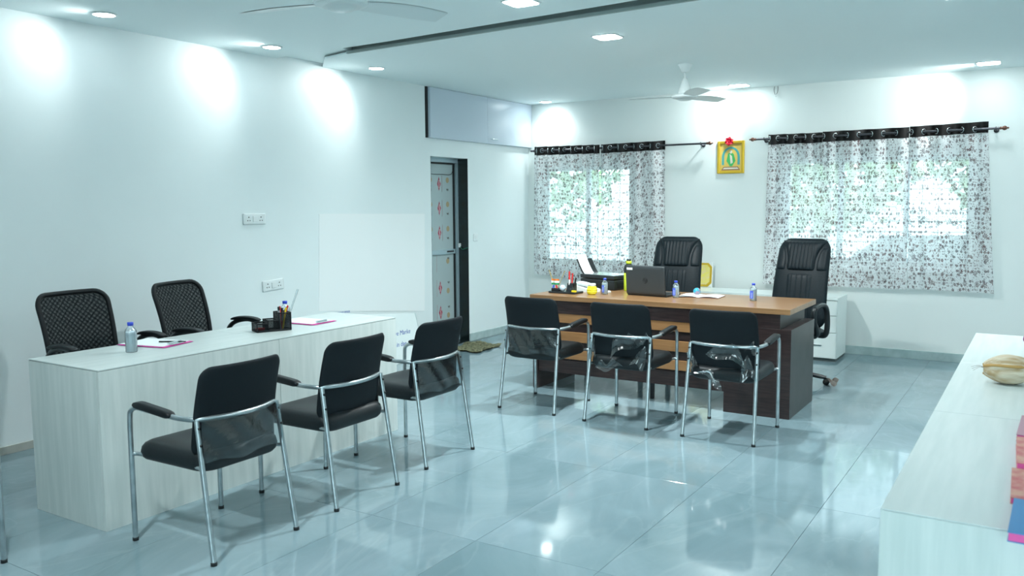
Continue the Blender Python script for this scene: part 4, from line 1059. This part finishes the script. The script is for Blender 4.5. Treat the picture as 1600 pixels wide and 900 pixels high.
# spray / cleaner bottle behind laptop
sb = empty('cleaner_bottle', (-2.93, 6.50, .76), 0, 'black bottle with yellow-green label standing behind the laptop', 'bottle')
sb.location = (-2.915, 6.44, .76)
MB().lathe([(0, 0), (.038, 0), (.040, .006), (.040, .150)], 22).build('bottle_body', mat('lime_label', (.45, .55, .03), .4), sb)
MB().lathe([(.0405, .150), (.0415, .165), (.042, .19), (.034, .212), (.022, .222), (.020, .224)], 22).build('shoulder', M['plastic'], sb)
MB().lathe([(.0205, .224), (.0235, .228), (.0235, .248), (0, .248)], 18).build('neck_band', mat('lime_band', (.50, .62, .03), .4), sb)
MB().lathe([(.018, .248), (.018, .264), (0, .265)], 18).build('cap', M['plastic'], sb)

# door mat
mt = MB(); 
def mfn(u, v):
    a = Vector((-5.13, 6.90)); b = Vector((-4.75, 6.87)); c = Vector((-4.79, 7.40)); d = Vector((-5.18, 7.44))
    p = (a*(1-u)+b*u)*(1-v)+(d*(1-u)+c*u)*v
    return (p.x+.012*math.sin(v*17), p.y+.015*math.sin(u*13), .016+.010*math.sin(u*9+2*v)*math.sin(v*11)+.004*math.sin(u*40)*math.sin(v*37))
mt.grid(40, 40, mfn); mt.grid(40, 40, lambda u, v: tuple(Vector(mfn(u, v))*1-Vector((0, 0, .006))))
tag(mt.build('door_mat', noise_mat('olive_jute', (.06, .07, .035), (.26, .25, .14), .9, (1, 1, 1), 40, 5, bump=.5)), 'crumpled olive-brown doormat in front of the door', 'doormat')

# coconut
M['husk'] = noise_mat('coconut_husk', (.42, .29, .15), (.68, .61, .48), .8, (3, 22, 22), 2.5, 5, bump=.4)
ct = empty('coconut', (-.105, 3.90, .75), .08, 'dry husked coconut with a fibrous tuft at its tip, on the right-hand desk', 'coconut')
m_ = MB()
def cf_(u, v):
    a = u*2*PI; t = v; x = -.085+t*.17
    r = .066*math.sin(PI*min(1, .06+t*.80))**.62*(1+.07*math.cos(3*a+.6))*(1+.03*math.sin(9*a+t*5))
    if t > .82: r = max(r*.9, .022+.012*math.sin(a*3))
    return (x, r*math.cos(a), .0585+r*.88*math.sin(a))
m_.grid(36, 22, cf_); m_.build('husk', M['husk'], ct)
for k in range(3):
    a = .5+k*2*PI/3; q = MB().tube([Vector(cf_(((a+.15*math.sin(t*3)) % (2*PI))/(2*PI), t))*1 for t in [i/12 for i in range(13)]], .006, 6).build('husk_ridge', mat('husk_ridge', (.50, .30, .10), .8) if k == 0 else bpy.data.materials['husk_ridge'], ct)
MB().tube(bez([(.07, 0, .060), (.11, .008, .066), (.15, .0, .050), (.19, .01, .056)], 5), [.026]*4+[.022]*4+[.018]*4+[.012]*4, 10).build('husk_tail', M['husk'], ct)
for k in range(1, 4):
    MB().tube(bez([(-.083, 0, .058), (-.10, .004*(k-2), .056+.003*k), (-.118-.004*k, .008*(k-3), .052+.006*(k-2))], 4), .0006, 4).build('fibre', M['bark'], ct)

# books on the right desk
def book(x0, y0, w, h, t, z, rz, cov, page, label):
    e = empty('book', (x0, y0, z), rz, label, 'book', 'books on the nearest right-hand desk')
    bx('back_cover', (0, 0, 0), (w, h, .002), cov, e); bx('front_cover', (0, 0, t-.002), (w, h, t), cov, e); bx('spine', (w-.002, 0, .002), (w, h, t-.002), cov, e); bx('page_block', (.002, .002, .002), (w-.003, h-.002, t-.002), page, e)
M['bk_blue'] = mat('blue_book_cover', (.02, .22, .50), .4); M['bk_red'] = noise_mat('salmon_book_cover', (.50, .06, .08), (.62, .30, .22), .4, nscale=6)
M['bk_pink'] = mat('magenta_pages', (.75, .10, .35), .6); M['bk_grey'] = mat('grey_pink_cover', (.42, .22, .28), .5)
book(-.040, 2.06, .20, .25, .022, .75, -.02, M['bk_blue'], M['bk_pink'], 'blue-covered book with pink page edges, nearest of the books')
book(-.043, 2.33, .20, .27, .016, .75, .02, M['bk_red'], M['bk_pink'], 'salmon-red covered book lying second from the camera')
book(-.038, 2.62, .20, .30, .026, .75, .03, M['bk_red'], M['bk_pink'], 'patterned red book lying third from the camera')
book(-.048, 2.96, .21, .28, .022, .75, -.03, M['bk_grey'], M['bk_pink'], 'grey-pink book lying farthest of the books')
e = empty('pouch', (-.03, 5.08, .75), 0, 'small purple pouch at the far end of the right-hand desks', 'pouch')
MB().cushion(.09, .14, .05, .03, lambda a, b, c: (a, b, .025+c), 5, 6, 3.).build('bag', mat('purple_cloth', (.18, .03, .16), .7), e); MB().tube([(-.03, .05, .045), (0, .09, .05), (.03, .05, .045)], .003, 6).build('drawstring', M['white'], e)
